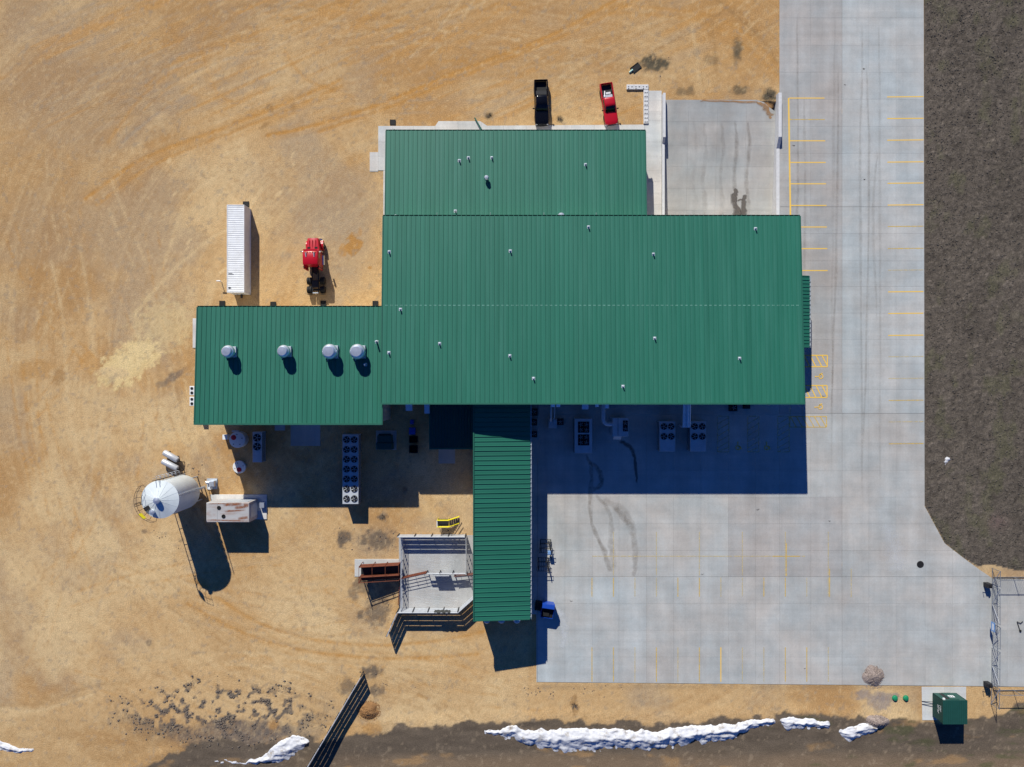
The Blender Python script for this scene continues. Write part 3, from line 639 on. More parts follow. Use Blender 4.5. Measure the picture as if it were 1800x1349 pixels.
for q in range(8):
    x = rs_.uniform(1400, 1560); stain([(x, rs_.uniform(0, 300)), (x + rs_.uniform(-8, 8), rs_.uniform(330, 500)), (x + rs_.uniform(-14, 14), rs_.uniform(560, 900))], [.3, .5, .3], 'stain', drive, rs_.uniform(.15, .35), .0407 + q * .00004)
for q in range(10):
    x, y = (rs_.uniform(1385, 1615), rs_.uniform(0, 700)) if q % 2 else (rs_.uniform(970, 1600), rs_.uniform(890, 1190)); r_ = rs_.uniform(.5, 3); stain([(x - r_, y), (x, y + r_ * .3), (x + r_, y)], [.08, r_ * .12, .08], 'wet', drive, rs_.uniform(.2, .7), .0405 + q * .00001)
# sidewalk edge along the south wall
mb = MB(); mb.cham(PX(947), PY(729), -.1, PX(1368), PY(702), .12, .015); tag(mb.build('sidewalk', M['concrete'], None, (PX(1160), PY(716), 0)), kind='structure')
mb = MB(); mb.cham(PX(932.5), PY(806), -.1, PX(946.5), PY(736), .10, .015); tag(mb.build('sidewalk', M['concrete'], None, (PX(939), PY(770), 0)), kind='structure')

# dock retaining walls
def prof_wall(name, x0, x1, ys, tops, label):
    mb = MB(); rings = []
    for y, t in zip(ys, tops):
        Y = PY(y); rings.append([(PX(x0), Y, -2.2), (PX(x1), Y, -2.2), (PX(x1), Y, t), (PX(x0), Y, t)])
    mb.loft(rings); o = mb.build(name, M['block'], None, (PX((x0 + x1) / 2), PY(260), 0)); return tag(o, label, 'retaining wall')
prof_wall('retaining_wall', 1163.3, 1167.6, (168, 245, 254, 401), (.9, .9, .3, .3), 'white concrete retaining wall between the sidewalk and the dock ramp')
prof_wall('retaining_wall', 1364.2, 1369.8, (168, 245, 262, 401), (.95, .95, .1, .1), 'white concrete retaining wall between the dock ramp and the parking drive')

# ================================================================== BUILDING
B = empty('metal_building', (10, 9, 0), 'large green standing-seam metal-roofed plant with west, north and south wings', 'building')
# volumes: (x0,x1,y0,y1, z at y0/x0 side, z at other, axis)
ROOFS = {
    'main': dict(x=(-16.87, 37.64), y=(-2.67, 21.86), z=(8.66, 7.2), run='y', pitch=.606),
    'west': dict(x=(-41.1, -16.75), y=(-5.33, 9.98), z=(8.1, 7.25), run='y', pitch=.606),
    'north': dict(x=(-17.06, 18.06), y=(21.75, 34.15), z=(4.72, 3.95), run='y', pitch=.606),
    'south': dict(x=(-5.13, 2.45), y=(-31.4, -2.55), z=(6.1, 5.35), run='x', pitch=.62),
    'annex': dict(x=(-11.25, -5.15), y=(-8.95, -2.4), z=(3.1, 3.7), run='y', pitch=.4),
    'canopy': dict(x=(37.45, 40.2), y=(4.88, 14.55), z=(4.5, 4.0), run='x', pitch=.48),
}
def roof_z(r, x, y):
    if r['run'] == 'y': t = (y - r['y'][0]) / (r['y'][1] - r['y'][0])
    else: t = (x - r['x'][0]) / (r['x'][1] - r['x'][0])
    return r['z'][0] + (r['z'][1] - r['z'][0]) * t
def make_roof(key, label):
    r = ROOFS[key]; (x0, x1), (y0, y1) = r['x'], r['y']; run = r['run']
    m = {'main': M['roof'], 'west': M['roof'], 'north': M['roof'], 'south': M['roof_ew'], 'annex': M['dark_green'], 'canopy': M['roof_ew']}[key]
    deck = MB()
    zf = lambda x, y: roof_z(r, x, y)
    deck.prism([(x0 + .02, y0 + .02), (x1 - .02, y0 + .02), (x1 - .02, y1 - .02), (x0 + .02, y1 - .02)], lambda x, y: zf(x, y) - .32, lambda x, y: zf(x, y) - .012)
    ro = deck.build('roof', M['trim'], B); ro['label'] = label
    # edge trim, child of the roof (verge flashing)
    tr = MB(); e = .09
    def bar(a, b, w, up):
        d = np.array(b) - np.array(a); d /= np.linalg.norm(d); n = np.array((-d[1], d[0])) * w
        q = [(a[0], a[1]), (b[0], b[1]), (b[0] + n[0], b[1] + n[1]), (a[0] + n[0], a[1] + n[1])]
        tr.prism(q, lambda x, y: zf(x, y) - .36, lambda x, y: zf(x, y) + up)
    if run == 'y': bar((x0 - .03, y1), (x0 - .03, y0), .13, .07); bar((x1 + .03, y0), (x1 + .03, y1), .13, .07); bar((x0 + .1, y0 - .02), (x1 - .1, y0 - .02), .22, .1)
    else: bar((x1 - .1, y1 + .0), (x0 + .1, y1 + .0), -.0 + .1, .07); bar((x0 + .1, y0 - .03), (x1 - .1, y0 - .03), .12, .07); bar((x0 - .02, y1), (x0 - .02, y0), .16, .1)
    tr.build('roof_trim', M['trim'], ro)
    # panels
    lo, hi = (x0 + .1, x1 - .1) if run == 'y' else (y0 + .09, y1 - .09)
    n = max(1, round((hi - lo) / r['pitch'])); p = (hi - lo) / n
    a0, a1 = (y0 + (.2 if key != 'annex' else .05), y1) if run == 'y' else (x0 + .15, x1)
    L = a1 - a0
    sh = (.065 if run == 'y' else .09) if key not in ('canopy', 'annex') else .07
    sw = .055
    # local: u across (0..p), v along (0..L); z follows slope; flat pan with shallow stiffener, tall seam at u = p
    us = [0, p * .3, p * .36, p * .64, p * .7, p - sw, p - sw * .75, p - sw * .25, p]
    zs = [0, 0, .006, .006, 0, 0, sh, sh, 0]
    dzv = (r['z'][1] - r['z'][0]) / ((r['y'][1] - r['y'][0]) if run == 'y' else (r['x'][1] - r['x'][0]))
    vs = []
    for v in (0, L):
        for u, z in zip(us, zs):
            vs.append((u, v, z + dzv * v) if run == 'y' else (v, u, z + dzv * v))
    k = len(us); fs = [(i, i + 1, k + i + 1, k + i) if run == 'y' else (i + 1, i, k + i, k + i + 1) for i in range(k - 1)]
    fs.append(tuple(range(4, k))[::-1] if run == 'y' else tuple(range(4, k))); fs.append(tuple(range(k + 4, 2 * k)) if run == 'y' else tuple(range(k + 4, 2 * k))[::-1])
    me = bpy.data.meshes.new('roof_panel'); me.from_pydata(vs, [], fs); me.materials.append(m); me.update()
    ox, oy, oz = WO[B]
    for i in range(n):
        o = bpy.data.objects.new('roof_panel', me); COL.objects.link(o); o.parent = ro
        wx, wy = (lo + i * p, a0) if run == 'y' else (a0, lo + i * p)
        o.location = (wx - ox, wy - oy, zf(wx, wy) - oz)
    return ro, n
rmain, _ = make_roof('main', 'main hall green roof with long north to south seams')
rwest, _ = make_roof('west', 'green roof of the west wing with four big ventilators')
rnorth, _ = make_roof('north', 'lower green roof of the north wing')
rsouth, _ = make_roof('south', 'green roof of the narrow south wing with cross seams')
rannex, _ = make_roof('annex', 'dark low roof of the lean-to annex in shade')
rcanopy, _ = make_roof('canopy', 'small green entrance canopy roof on the east wall')
# end-lap line of the main roof
mb = MB()
for i in range(86):
    x = -16.4 + i * .6258; y = PY(537, 7.9)
    mb.box(x, y - .045, roof_z(ROOFS['main'], x, y) + .004, x + .34, y + .045, roof_z(ROOFS['main'], x, y) + .016)
mb.build('lap_strip', M['lap'], rmain)['kind'] = 'stuff'
# walls with siding ribs
def walls(key, inset=.35, sides='nsew', zb=0.0):
    r = ROOFS[key]; (x0, x1), (y0, y1) = r['x'], r['y']; x0 += inset; x1 -= inset; y0 += inset; y1 -= inset
    f = lambda x, y: roof_z(r, x, y) - .34
    mb = MB()
    def side(ax, ay, bx, by):
        n = max(2, int(hypot(bx - ax, by - ay) / .3)); dx, dy = (bx - ax), (by - ay); L = hypot(dx, dy); nx, ny = dy / L, -dx / L
        pts = []
        for i in range(n + 1):
            t = i / n; o = .03 if i % 2 else 0
            pts.append((ax + dx * t + nx * o, ay + dy * t + ny * o))
        vs = [(x, y, zb - (1.6 if key == 'main' else .2)) for x, y in pts] + [(x, y, f(min(max(x, x0), x1), min(max(y, y0), y1))) for x, y in pts]
        mb.add(vs, [(i, i + 1, n + 2 + i, n + 1 + i) for i in range(n)])
    if 's' in sides: side(x0, y0, x1, y0)
    if 'e' in sides: side(x1, y0, x1, y1)
    if 'n' in sides: side(x1, y1, x0, y1)
    if 'w' in sides: side(x0, y1, x0, y0)
    return mb.build('wall', M['wall'], B)
walls('main', .35); walls('west', .35); walls('north', .35, 'new'); walls('south', .3, 'sew'); walls('annex', .25, 'sw')
ox, oy, oz = WO[B]
def door(x0, y0, x1, y1, z0, z1, name='door'):
    d = MB().box(x0, y0, z0, x1, y1, z1).build(name, M['door'], B)
    s = MB(); vx = abs(x1 - x0) > abs(y1 - y0)
    if vx: s.tube((x1 - .15, (y0 + y1) / 2 - .06, z0 + 1), (x1 - .15, (y0 + y1) / 2 + .06, z0 + 1), .03, 6)
    else: s.tube(((x0 + x1) / 2 - .06, y1 - .15, z0 + 1), ((x0 + x1) / 2 + .06, y1 - .15, z0 + 1), .03, 6)
    s.build('handle', M['steel_dark'], d); return d
for x in (23, 27.6, 32.2): door(x, 21.47, x + 2.6, 21.62, -.1, 3.0, 'dock_door')
door(37.24, 7.5, 37.38, 9.4, .1, 2.4); door(37.24, 10.2, 37.38, 12.1, .1, 2.4)
door(-9, 33.76, -8, 33.9, .1, 2.2); door(3, 33.76, 6.6, 33.9, .1, 3.2, 'overhead_door'); door(9, 33.76, 12.6, 33.9, .1, 3.2, 'overhead_door')
door(-40.85, -1, -40.71, 0, .1, 2.2); door(-30.5, -5.08, -26.4, -4.95, .1, 3.6, 'overhead_door'); door(-33, -5.08, -32, -4.95, .1, 2.2)
door(-10, -8.75, -8.6, -8.62, .1, 2.3); door(2.1, -20, 2.28, -19, .1, 2.2); door(12, -2.42, 13, -2.3, .15, 2.3); door(34, -2.42, 35, -2.3, .15, 2.3)
# gutters with hangers on the low eaves
def gutter(key):
    r = ROOFS[key]; (x0, x1), (y0, y1) = r['x'], r['y']; g = MB()
    if r['run'] == 'y':
        z = r['z'][1]; g.box(x0, y1, z - .2, x1, y1 + .015, z - .05); g.box(x0, y1 + .015, z - .2, x1, y1 + .15, z - .185); g.box(x0, y1 + .15, z - .2, x1, y1 + .165, z - .03)
    else:
        z = r['z'][1]; g.box(x1, y0, z - .2, x1 + .015, y1, z - .05); g.box(x1 + .015, y0, z - .2, x1 + .15, y1, z - .185); g.box(x1 + .15, y0, z - .2, x1 + .165, y1, z - .03)
    go = g.build('gutter', M['trim'] if r['run'] == 'y' else M['galv_matte'], B)
    h = MB(); st = .62; k = 0
    while True:
        c = (x0 if r['run'] == 'y' else y0) + .3 + k * st
        if c > (x1 if r['run'] == 'y' else y1) - .2: break
        if r['run'] == 'y': h.box(c, y1 + .002, z - .028, c + .07, y1 + .16, z - .012)
        else: h.box(x1 + .002, c, z - .028, x1 + .16, c + .12, z - .012)
        k += 1
    h.build('gutter_hanger', M['roof'] if r['run'] == 'y' else M['galv_matte'], go)['kind'] = 'stuff'
for k in ('main', 'west', 'north', 'south', 'canopy'): gutter(k)
# downspouts along the gutters
def downspout(x, y, z, out=.5, dirv=(0, 1)):
    MB().path([(x, y, z - .2), (x - dirv[0] * .3, y - dirv[1] * .3, z - .5), (x - dirv[0] * .3, y - dirv[1] * .3, .35), (x + dirv[0] * out, y + dirv[1] * out, .12)], .06, 6).build('downspout', M['trim'], B)
for px in (391, 480.5, 568.5, 660): downspout(PX(px, 1), 10.06, 7.25, .35)
downspout(PX(691, 1), 34.23, 3.95, 1.5); downspout(PX(983, .5), 34.23, 3.95, .8)
for py in (900, 1010): downspout(2.53, PY(py, 1), 5.35, .3, (1, 0))
# roof vents
def vent_pipe(px, py, key, h=.45, r=.085, big=0):
    rf = ROOFS[key]; z = np.mean(rf['z'])
    for _ in range(3): x, y = PX(px, z + h), PY(py, z + h); z = roof_z(rf, x, y)
    mb = MB(); mb.lathe((x, y, z), [(r * 2.2, .0), (r * 1.2, .12), (r, .14), (r, h), (r * .6, h + .01)], 12)
    o = smooth_auto(mb.build('vent_pipe', M['galv_matte'], B))
    MB().box(x - .2, y - .2, z - .005, x + .2, y + .2, z + .02).build('flashing', M['galv_matte'], o)
for px, py in ((807, 281), (823, 276), (864.5, 276), (1030, 288), (800, 370)): vent_pipe(px, py, 'north', .45)
for px, py in ((683, 442), (897, 440.5), (1035, 398), (1149.5, 446), (1330, 401), (703, 543.5), (772, 604), (896, 625.5), (938, 665.5), (1096, 679.5), (1152, 594.5), (1302, 630), (682.5, 620)): vent_pipe(px, py, 'main', .45)
vent_pipe(660, 600.5, 'west', .95, .1); vent_pipe(640, 641, 'west', 1.0, .11)
def ventilator(px, py, key, r, h, curb):
    rf = ROOFS[key]; z = np.mean(rf['z'])
    for _ in range(3): x, y = PX(px, z + h), PY(py, z + h); z = roof_z(rf, x, y)
    mb = MB(); mb.lathe((x, y, z), [(r * .62, 0), (r * .62, h * .42), (r * .95, h * .46), (r, h * .5), (r, h * .66), (r * .93, h * .74), (r * .8, h * .8), (r * .78, h * .95), (r * .66, h), (.02, h * 1.02)], 28)
    o = smooth_auto(mb.build('roof_ventilator', M['galv'], B), 30)
    if curb: MB().cham(x - r * .85, y - r * .85, z - .03, x + r * .85, y + r * .85, z + h * .2, .02).build('curb', M['galv_matte'], o)
    MB().tube((x - r * .3, y - r * 1.02, z + h * .55), (x - r * .3, y - r * 1.12, z + h * .55), .08, 8).build('latch', M['galv_matte'], o)
ventilator(397, 618, 'west', .82, 1.85, True); ventilator(495.5, 617.5, 'west', .82, 1.85, True); ventilator(577, 618, 'west', .98, 1.95, True); ventilator(626, 618, 'west', .98, 1.95, True)
ventilator(855, 311.5, 'north', .33, .9, False); ventilator(695, 381, 'north', .38, 1.6, False); ventilator(987, 379, 'north', .5, 1.9, False)
# stay rods on the north roof, by the wall
for px in (768, 862, 956, 1048): MB().tube(P(px, 374, 4.9), P(px, 384, 4.6), .03, 6).build('snow_rod', M['galv_matte'], B)
# wall hoods on south walls
def hood(px0, px1, h, dep, wally, mname='galv', hh=.7):
    x0, x1 = PX(px0, h), PX(px1, h); mb = MB()
    mb.loft([[(x0, wally, h - hh), (x1, wally, h - hh), (x1, wally, h), (x0, wally, h)], [(x0, wally - dep, h - hh), (x1, wally - dep, h - hh), (x1, wally - dep, h - hh * .55), (x0, wally - dep, h - hh * .55)]])
    mb.build('wall_hood', M[mname], B)
WY = -2.35
hood(969, 975.5, 6.6, .75, WY); hood(978, 985, 6.6, .75, WY); hood(1023.5, 1034.8, 5.6, 1.1, WY); hood(1047, 1053, 6.2, .75, WY); hood(1064, 1070.5, 6.0, .95, WY); hood(712.5, 724, 5.2, 1.3, WY); hood(745.5, 754.5, 4.6, 1.7, WY)
for px in (855.5, 881.5, 908.5):
    x = PX(px, 4.6); mb = MB(); mb.tube((x, -31.1, 4.55), (x, -31.75, 4.5), .5, 14); mb.tube((x, -31.75, 4.5), (x, -31.95, 4.3), .5, 14, r1=.4); smooth_auto(mb.build('exhaust_cowl', M['galv'], B))
MB().box(PX(846, 3), -31.9, 2.4, PX(852, 3), -31.05, 3.1).build('junction_box', M['galv_matte'], B)
# utilities on the west wall: two mini-split units
for py in (687, 706):
    x, y, _ = P(337.5, py, 2.3); u = MB(); u.cham(x - .35, y - .62, 1.4, x + .3, y + .62, 2.3, .04); uo = u.build('wall_condenser', M['white'], B)
    for dy in (-.3, .3): MB().lathe((x - .02, y + dy, 2.3), [(.2, .002), (.2, .03), (.05, .035)], 14).build('fan_grille', M['fan_dark'], uo)
    MB().path([(x + .3, y - .4, 1.4), (x + .55, y - .4, 1.4), (x + .55, y + .4, 1.4), (x + .3, y + .4, 1.4)], .04, 6).build('bracket', M['steel_dark'], uo)
# pipes from the south wall to the twin condensers
pp = MB()
for i, px in enumerate((1201.5, 1205, 1208.5, 1212)):
    x = PX(px, 4.2); yE = PY(750, 3.9); pp.path([(x, WY, 4.6), (x, yE, 4.2), (x, yE, 2.0 - .2 * i)], .12 if i % 2 else .16, 10)
smooth_auto(pp.build('pipe_bundle', M['galv'], B))
pp = MB(); pp.box(PX(1199, 3.8), PY(752, 3.8), 3.75, PX(1214, 3.8), PY(750.5, 3.8), 3.85)
for px in (1200, 1213.5): pp.tube((PX(px, 2), PY(751, 2), .05), (PX(px, 3.8), PY(751, 3.8), 3.8), .05, 6)
pp.build('pipe_stand', M['galv_matte'], B)
pp = MB(); x = PX(967.5, 3); pp.path([(x, WY, 4.5), (x, -4.6, 4.2), (x, -5.1, 3.6), (x, -5.1, 1.2)], .1, 8); pp.path([(x + .5, WY, 4.2), (x + .5, -4.6, 3.9), (x + .5, -5.0, 1.2)], .07, 8)
smooth_auto(pp.build('pipe_bundle', M['galv_matte'], B))
# duct from the wall to the air handler
dm = MB()
def ring(c, d, r, n=12):
    d = np.array(d, float) / np.linalg.norm(d); a = np.array((-d[1], d[0], 0)); b = np.array((0, 0, 1.0)); return [tuple(np.array(c) + a * cos(2 * pi * k / n) * r + b * sin(2 * pi * k / n) * r) for k in range(n)]
xA, yA = PX(1060.5, 2.6), PY(746, 2.6); R_ = .7
rs = [ring((xA, WY, 2.5), (0, -1), .3), ring((xA, yA + R_, 2.5), (0, -1), .3)]
for k in range(1, 7):
    t = k / 6 * pi / 2; rs.append(ring((xA + R_ - R_ * cos(t), yA + R_ - R_ * sin(t), 2.5), (sin(t), -cos(t)), .3))
rs.append(ring((PX(1078, 2.5), yA, 2.5), (1, 0), .3)); dm.loft(rs); smooth_auto(dm.build('air_duct', M['galv_matte'], B), 50)

# ================================================================== EQUIPMENT
def fan(root, x, y, z, r, blades=5, ring=True):
    s = MB(); n = 18
    s.lathe((x, y, z), [(r * 1.06, .001), (r * 1.06, .09), (r * .98, .09), (r * .98, .012)], n)
    f = smooth_auto(s.build('fan', M['fan_dark'], root))
    b = MB()
    for k in range(blades):
        t = 2 * pi * k / blades + x
        q = []
        for rr, wd, tilt in ((.16, .22, .05), (.95, .36, .03)):
            for sgn in (-1, 1):
                a = t + sgn * wd / 2 * (.9 if rr > .5 else 1.6)
                q.append((x + cos(a) * rr * r, y + sin(a) * rr * r, z + .045 + sgn * tilt * .6))
        b.add([q[0], q[1], q[3], q[2]], [(0, 1, 2, 3)])
    b.lathe((x, y, z), [(r * .18, .02), (r * .18, .07), (.01, .075)], 8)
    b.build('fan_blades', M['blade'], f); return f
def condenser(name, px0, py0, px1, py1, h, fans, r, label, group, m='unit', legs=.35, panel=None):
    x0, x1 = PX(px0, h), PX(px1, h); y0, y1 = PY(py1, h), PY(py0, h)
    root = empty(name, ((x0 + x1) / 2, (y0 + y1) / 2, 0), label, 'condenser', group)
    b = MB(); b.cham(x0, y0, legs, x1, y1, h, .025); b.build('cabinet', M[m], root)
    s = MB(); zc = (legs + h) / 2
    for i in range(int((y1 - y0) / .08)):
        yy = y0 + .06 + i * .08
        if yy > y1 - .1: break
        s.box(x0 - .012, yy, legs + .12, x0 - .002, yy + .035, h - .15); s.box(x1 + .002, yy, legs + .12, x1 + .012, yy + .035, h - .15)
    s.build('coil_fins', M['steel_dark'], root)['kind'] = 'stuff'
    for sx in (x0 + .08, x1 - .08):
        k = max(2, int((y1 - y0) / 2.2) + 1)
        for i in range(k):
            yy = y0 + .1 + (y1 - y0 - .2) * i / (k - 1); MB().box(sx - .06, yy - .06, 0, sx + .06, yy + .06, legs).build('leg', M['steel_dark'], root)
    for fx, fy in fans: fan(root, x0 + (x1 - x0) * fx, y1 - (y1 - y0) * fy, h, r)
    return root
G1 = 'fan condensers standing along the south walls'
condenser('condenser', 602, 764, 630, 886.5, 2.15, [(a, (i + .5) / 7.1 + .005) for i in range(7) for a in (.26, .74)], .43, 'long condenser with fourteen fans, its south end in sunlight', G1, legs=.5)
condenser('condenser', 444, 759.7, 460, 813, 1.9, [(.5, .19), (.5, .48)], .5, 'narrow two-fan condenser near the red-lidded tank under the west wing eave', G1)
condenser('condenser', 1159.5, 741, 1187, 794, 2.1, [(a, b) for a in (.27, .74) for b in (.17, .5)], .42, 'grey four-fan condenser left of the silver pipe bundle', G1)
condenser('condenser', 1213.4, 741, 1241, 794, 2.1, [(a, b) for a in (.27, .76) for b in (.17, .5)], .42, 'grey four-fan condenser right of the silver pipe bundle', G1)
c8 = condenser('condenser', 1010, 736.5, 1041, 797, 2.1, [], .2, 'eight-fan condenser with two black fan decks by the south wall', G1, legs=.2)
for y0, y1 in ((741.5, 761), (764, 783.3)):
    x0, x1 = PX(1016, 2.12), PX(1035.7, 2.12); MB().box(x0, PY(y1, 2.12), 2.103, x1, PY(y0, 2.12), 2.13).build('fan_deck', M['fan_dark'], c8)
    for a in (.26, .74):
        for b in (.26, .74): fan(c8, x0 + (x1 - x0) * a, PY(y0 + (y1 - y0) * b, 2.13), 2.132, .3)
ah = empty('air_handler', P(1090, 752), 'boxy air handler fed by a curved grey duct on the south side', 'air handler')
b = MB(); b.cham(PX(1077, 2.8), PY(767.6, 2.8), .1, PX(1104.4, 2.8), PY(735, 2.8), 2.8, .03); b.build('cabinet', M['unit'], ah)
MB().box(PX(1095, 2.8), PY(758.7, 2.8), 2.803, PX(1103.6, 2.8), PY(739.5, 2.8), 2.83).build('fan_deck', M['fan_dark'], ah)
for yy in (744.5, 754): fan(ah, PX(1099.3, 2.8), PY(yy, 2.8), 2.832, .3)
b = MB(); b.loft([[(PX(1078.7, 2), PY(767.8, 2.8), 1.2), (PX(1092, 2), PY(767.8, 2.8), 1.2), (PX(1092, 2), PY(767.8, 2.8), 2.4), (PX(1078.7, 2), PY(767.8, 2.8), 2.4)], [(PX(1078.7, 2), PY(773.5, 2), 1.2), (PX(1092, 2), PY(773.5, 2), 1.2), (PX(1092, 2), PY(773.5, 2), 1.5), (PX(1078.7, 2), PY(773.5, 2), 1.5)]]); b.build('intake_hood', M['galv_matte'], ah)
MB().box(PX(1086, 2.8), PY(767, 2.8), 2.803, PX(1086.6, 2.8), PY(735.6, 2.8), 2.815).build('seam', M['steel_dark'], ah)
# small split units
def small_unit(px, py, s, h, label, nf=1):
    x, y, _ = P(px, py, h); root = empty('condenser', (x, y, 0), label, 'condenser', 'small single-fan condensers'); MB().cham(x - s, y - s, .08, x + s, y + s, h, .03).build('cabinet', M['steel_dark'], root); fan(root, x, y, h, s * .72)
    MB().box(x - s - .1, y - s - .1, 0.0, x + s + .1, y + s + .1, .16).build('base', M['concrete'], root)
small_unit(939, 725, .5, 1.1, 'single-fan dark condenser nearest the main wall in the row beside the south wing')
small_unit(939, 743, .42, 1.0, 'middle dark single-fan condenser in the row beside the south wing'); small_unit(939, 764, .42, 1.0, 'southernmost dark single-fan condenser in the row beside the south wing')
small_unit(1290, 717, .5, 1.0, 'dark single-fan condenser tight against the main south wall'); small_unit(985, 742, .45, 1.1, 'dark single-fan condenser below the small wall pipes')
u = empty('equipment_box', P(972, 746), 'low grey equipment box in shade under the small wall pipes', 'equipment'); MB().cham(PX(964, 1.2), PY(753, 1.2), .05, PX(979, 1.2), PY(737, 1.2), 1.2, .03).build('cabinet', M['unit'], u)
MB().box(PX(966, 1.2), PY(745, 1.2), 1.202, PX(970, 1.2), PY(738, 1.2), 1.45).build('filter_box', M['galv_matte'], u); MB().box(PX(973, 1.2), PY(745, 1.2), 1.202, PX(978, 1.2), PY(738, 1.2), 1.4).build('filter_box', M['galv_matte'], u)
u = empty('utility_cabinet', P(1314, 715), 'dark flat utility cabinet against the main south wall', 'cabinet'); MB().cham(PX(1309, 1), PY(719, 1), .12, PX(1319, 1), PY(709, 1), 1.0, .03).build('cabinet', M['steel_dark'], u); MB().box(PX(1313.8, 1), PY(719.3, 1), .3, PX(1314.2, 1), PY(719, 1), .95).build('door_seam', M['black'], u)
# transformer on its pad
t = empty('transformer', P(678, 775), 'dark green pad-mounted transformer on a grey pad in shade', 'transformer'); MB().cham(PX(661), PY(791), -.1, PX(697), PY(757), .12, .03).build('pad', M['concrete'], t)
MB().cham(PX(663, 1.6), PY(779, 1.6), .12, PX(687.5, 1.6), PY(766, 1.6), 1.5, .05).build('tank', M['dark_green'], t); MB().cham(PX(661.5, 1.6), PY(791, 1.6), .12, PX(689, 1.6), PY(779, 1.6), 1.65, .06).build('door_cabinet', M['dark_green'], t)
fz = MB()
for i in range(8): fz.box(PX(665 + i * 2.8, 1.5), PY(766, 1.5), .5, PX(666 + i * 2.8, 1.5), PY(763.5, 1.5), 1.4)
fz.build('cooling_fins', M['dark_green'], t)
# bins by the wall
def bin_(px0, py0, px1, py1, h, m, label, lid=None):
    x0, x1, y0, y1 = PX(px0, h), PX(px1, h), PY(py1, h), PY(py0, h); r = empty('waste_bin', ((x0 + x1) / 2, (y0 + y1) / 2, 0), label, 'bin', 'bins in shade by the lean-to'); cx, cy = (x0 + x1) / 2, (y0 + y1) / 2
    def rg(s, z): return [(cx + (x0 - cx) * s, cy + (y0 - cy) * s, z), (cx + (x1 - cx) * s, cy + (y0 - cy) * s, z), (cx + (x1 - cx) * s, cy + (y1 - cy) * s, z), (cx + (x0 - cx) * s, cy + (y1 - cy) * s, z)]
    MB().loft([rg(.84, .08), rg(.98, h - .1), rg(1.0, h - .1), rg(1.0, h - .04), rg(.93, h - .04), rg(.8, .25)]).build('body', M[m], r)
    if lid:
        MB().loft([rg(1.02, h - .03), rg(1.0, h + .02), rg(.5, h + .07)]).build('lid', M[lid], r)
    for sx in (x0 + .15, x1 - .15): MB().tube((sx - .04, y0 + .2, .09), (sx + .04, y0 + .2, .09), .09, 10).build('wheel', M['black'], r)
bin_(719, 752, 730, 764, 1.2, 'blue', 'blue lidded bin near the lean-to, in shade', 'blue'); bin_(721, 738, 727, 746, 1.0, 'blue', 'small blue bin close to the main south wall', 'blue')
bin_(719, 767, 734, 779, 1.2, 'black', 'open black bin between the blue bin and the other black bin'); bin_(719, 783, 734, 797, 1.2, 'black', 'southernmost black bin with a pale sheet inside')
# red-lidded tanks
t = empty('round_tank', P(416, 773), 'white round tank with red lid wholly in the west wing shade', 'tank', 'round white tanks with red lids')
x, y, _ = P(416, 773.6, 1.5); smooth_auto(MB().lathe((x, y, 0), [(1.12, 0), (1.12, 1.3), (1.08, 1.36), (.6, 1.46), (.02, 1.5)], 32).build('shell', M['plastic'], t), 30)
smooth_auto(MB().lathe((PX(410.5, 1.5), PY(769.5, 1.5), 1.38), [(.36, 0), (.36, .14), (.3, .18), (.02, .2)], 20).build('lid', M['redlid'], t))
for a in range(5): MB().lathe((x + .75 * cos(a * 1.256 + .3), y + .75 * sin(a * 1.256 + .3), 1.4), [(.07, 0), (.07, .08), (.02, .1)], 8).build('fitting', M['steel_dark'], t)
MB().box(PX(391, 1), PY(773, 1), 0, PX(399.5, 1), PY(764.5, 1), 1.0).build('pump_box', M['white'], t); MB().box(PX(408, 1), PY(759.5, 1), .9, PX(420, 1), PY(757, 1), 1.1).build('header_pipe', M['galv_matte'], t)
t = empty('round_tank', P(420, 821), 'low white round cistern cover with red lid on the shadow edge', 'tank', 'round white tanks with red lids')
x, y, _ = P(420, 821.5, .35); smooth_auto(MB().lathe((x, y, 0), [(.9, -.1), (.9, .28), (.85, .33), (.02, .36)], 32).build('shell', M['plastic'], t), 30)
smooth_auto(MB().lathe((PX(420, .4), PY(826, .4), .3), [(.33, 0), (.33, .1), (.28, .14), (.02, .15)], 20).build('lid', M['redlid'], t))
for a in range(4): MB().lathe((x + .6 * cos(a * 1.57 + .3), y + .6 * sin(a * 1.57 + .3), .32), [(.06, 0), (.06, .06), (.02, .07)], 8).build('fitting', M['steel_dark'], t)

# ------------------------------------------------------------------ silo
sx, sy, _ = P(331, 862); R0 = 2.36; HS = 8.0; HA = 8.7
silo = empty('silo', (sx, sy, 0), 'tall white cone-roofed feed silo with ladder, beside two silver tanks', 'silo')
smooth_auto(MB().lathe((sx, sy, 0), [(1.2, 0.0), (1.2, .4), (1.0, 1.0), (R0 * .98, 1.6), (R0, 1.7), (R0, HS - .05), (R0 + .06, HS - .05), (R0 + .06, HS)], 56).build('shell', M['silo'], silo), 30)
rf = MB()
for k in range(16):
    t0, t1 = 2 * pi * k / 16, 2 * pi * (k + 1) / 16; seg = 4
    for j in range(seg):
        a, c = t0 + (t1 - t0) * j / seg, t0 + (t1 - t0) * (j + 1) / seg
        rf.add([(sx + cos(a) * (R0 + .1), sy + sin(a) * (R0 + .1), HS), (sx + cos(c) * (R0 + .1), sy + sin(c) * (R0 + .1), HS), (sx + cos(c) * .3, sy + sin(c) * .3, HA), (sx + cos(a) * .3, sy + sin(a) * .3, HA)], [(0, 1, 2, 3)])
roof_o = smooth_auto(rf.build('cone_roof', M['silo'], silo), 60)
rb = MB()
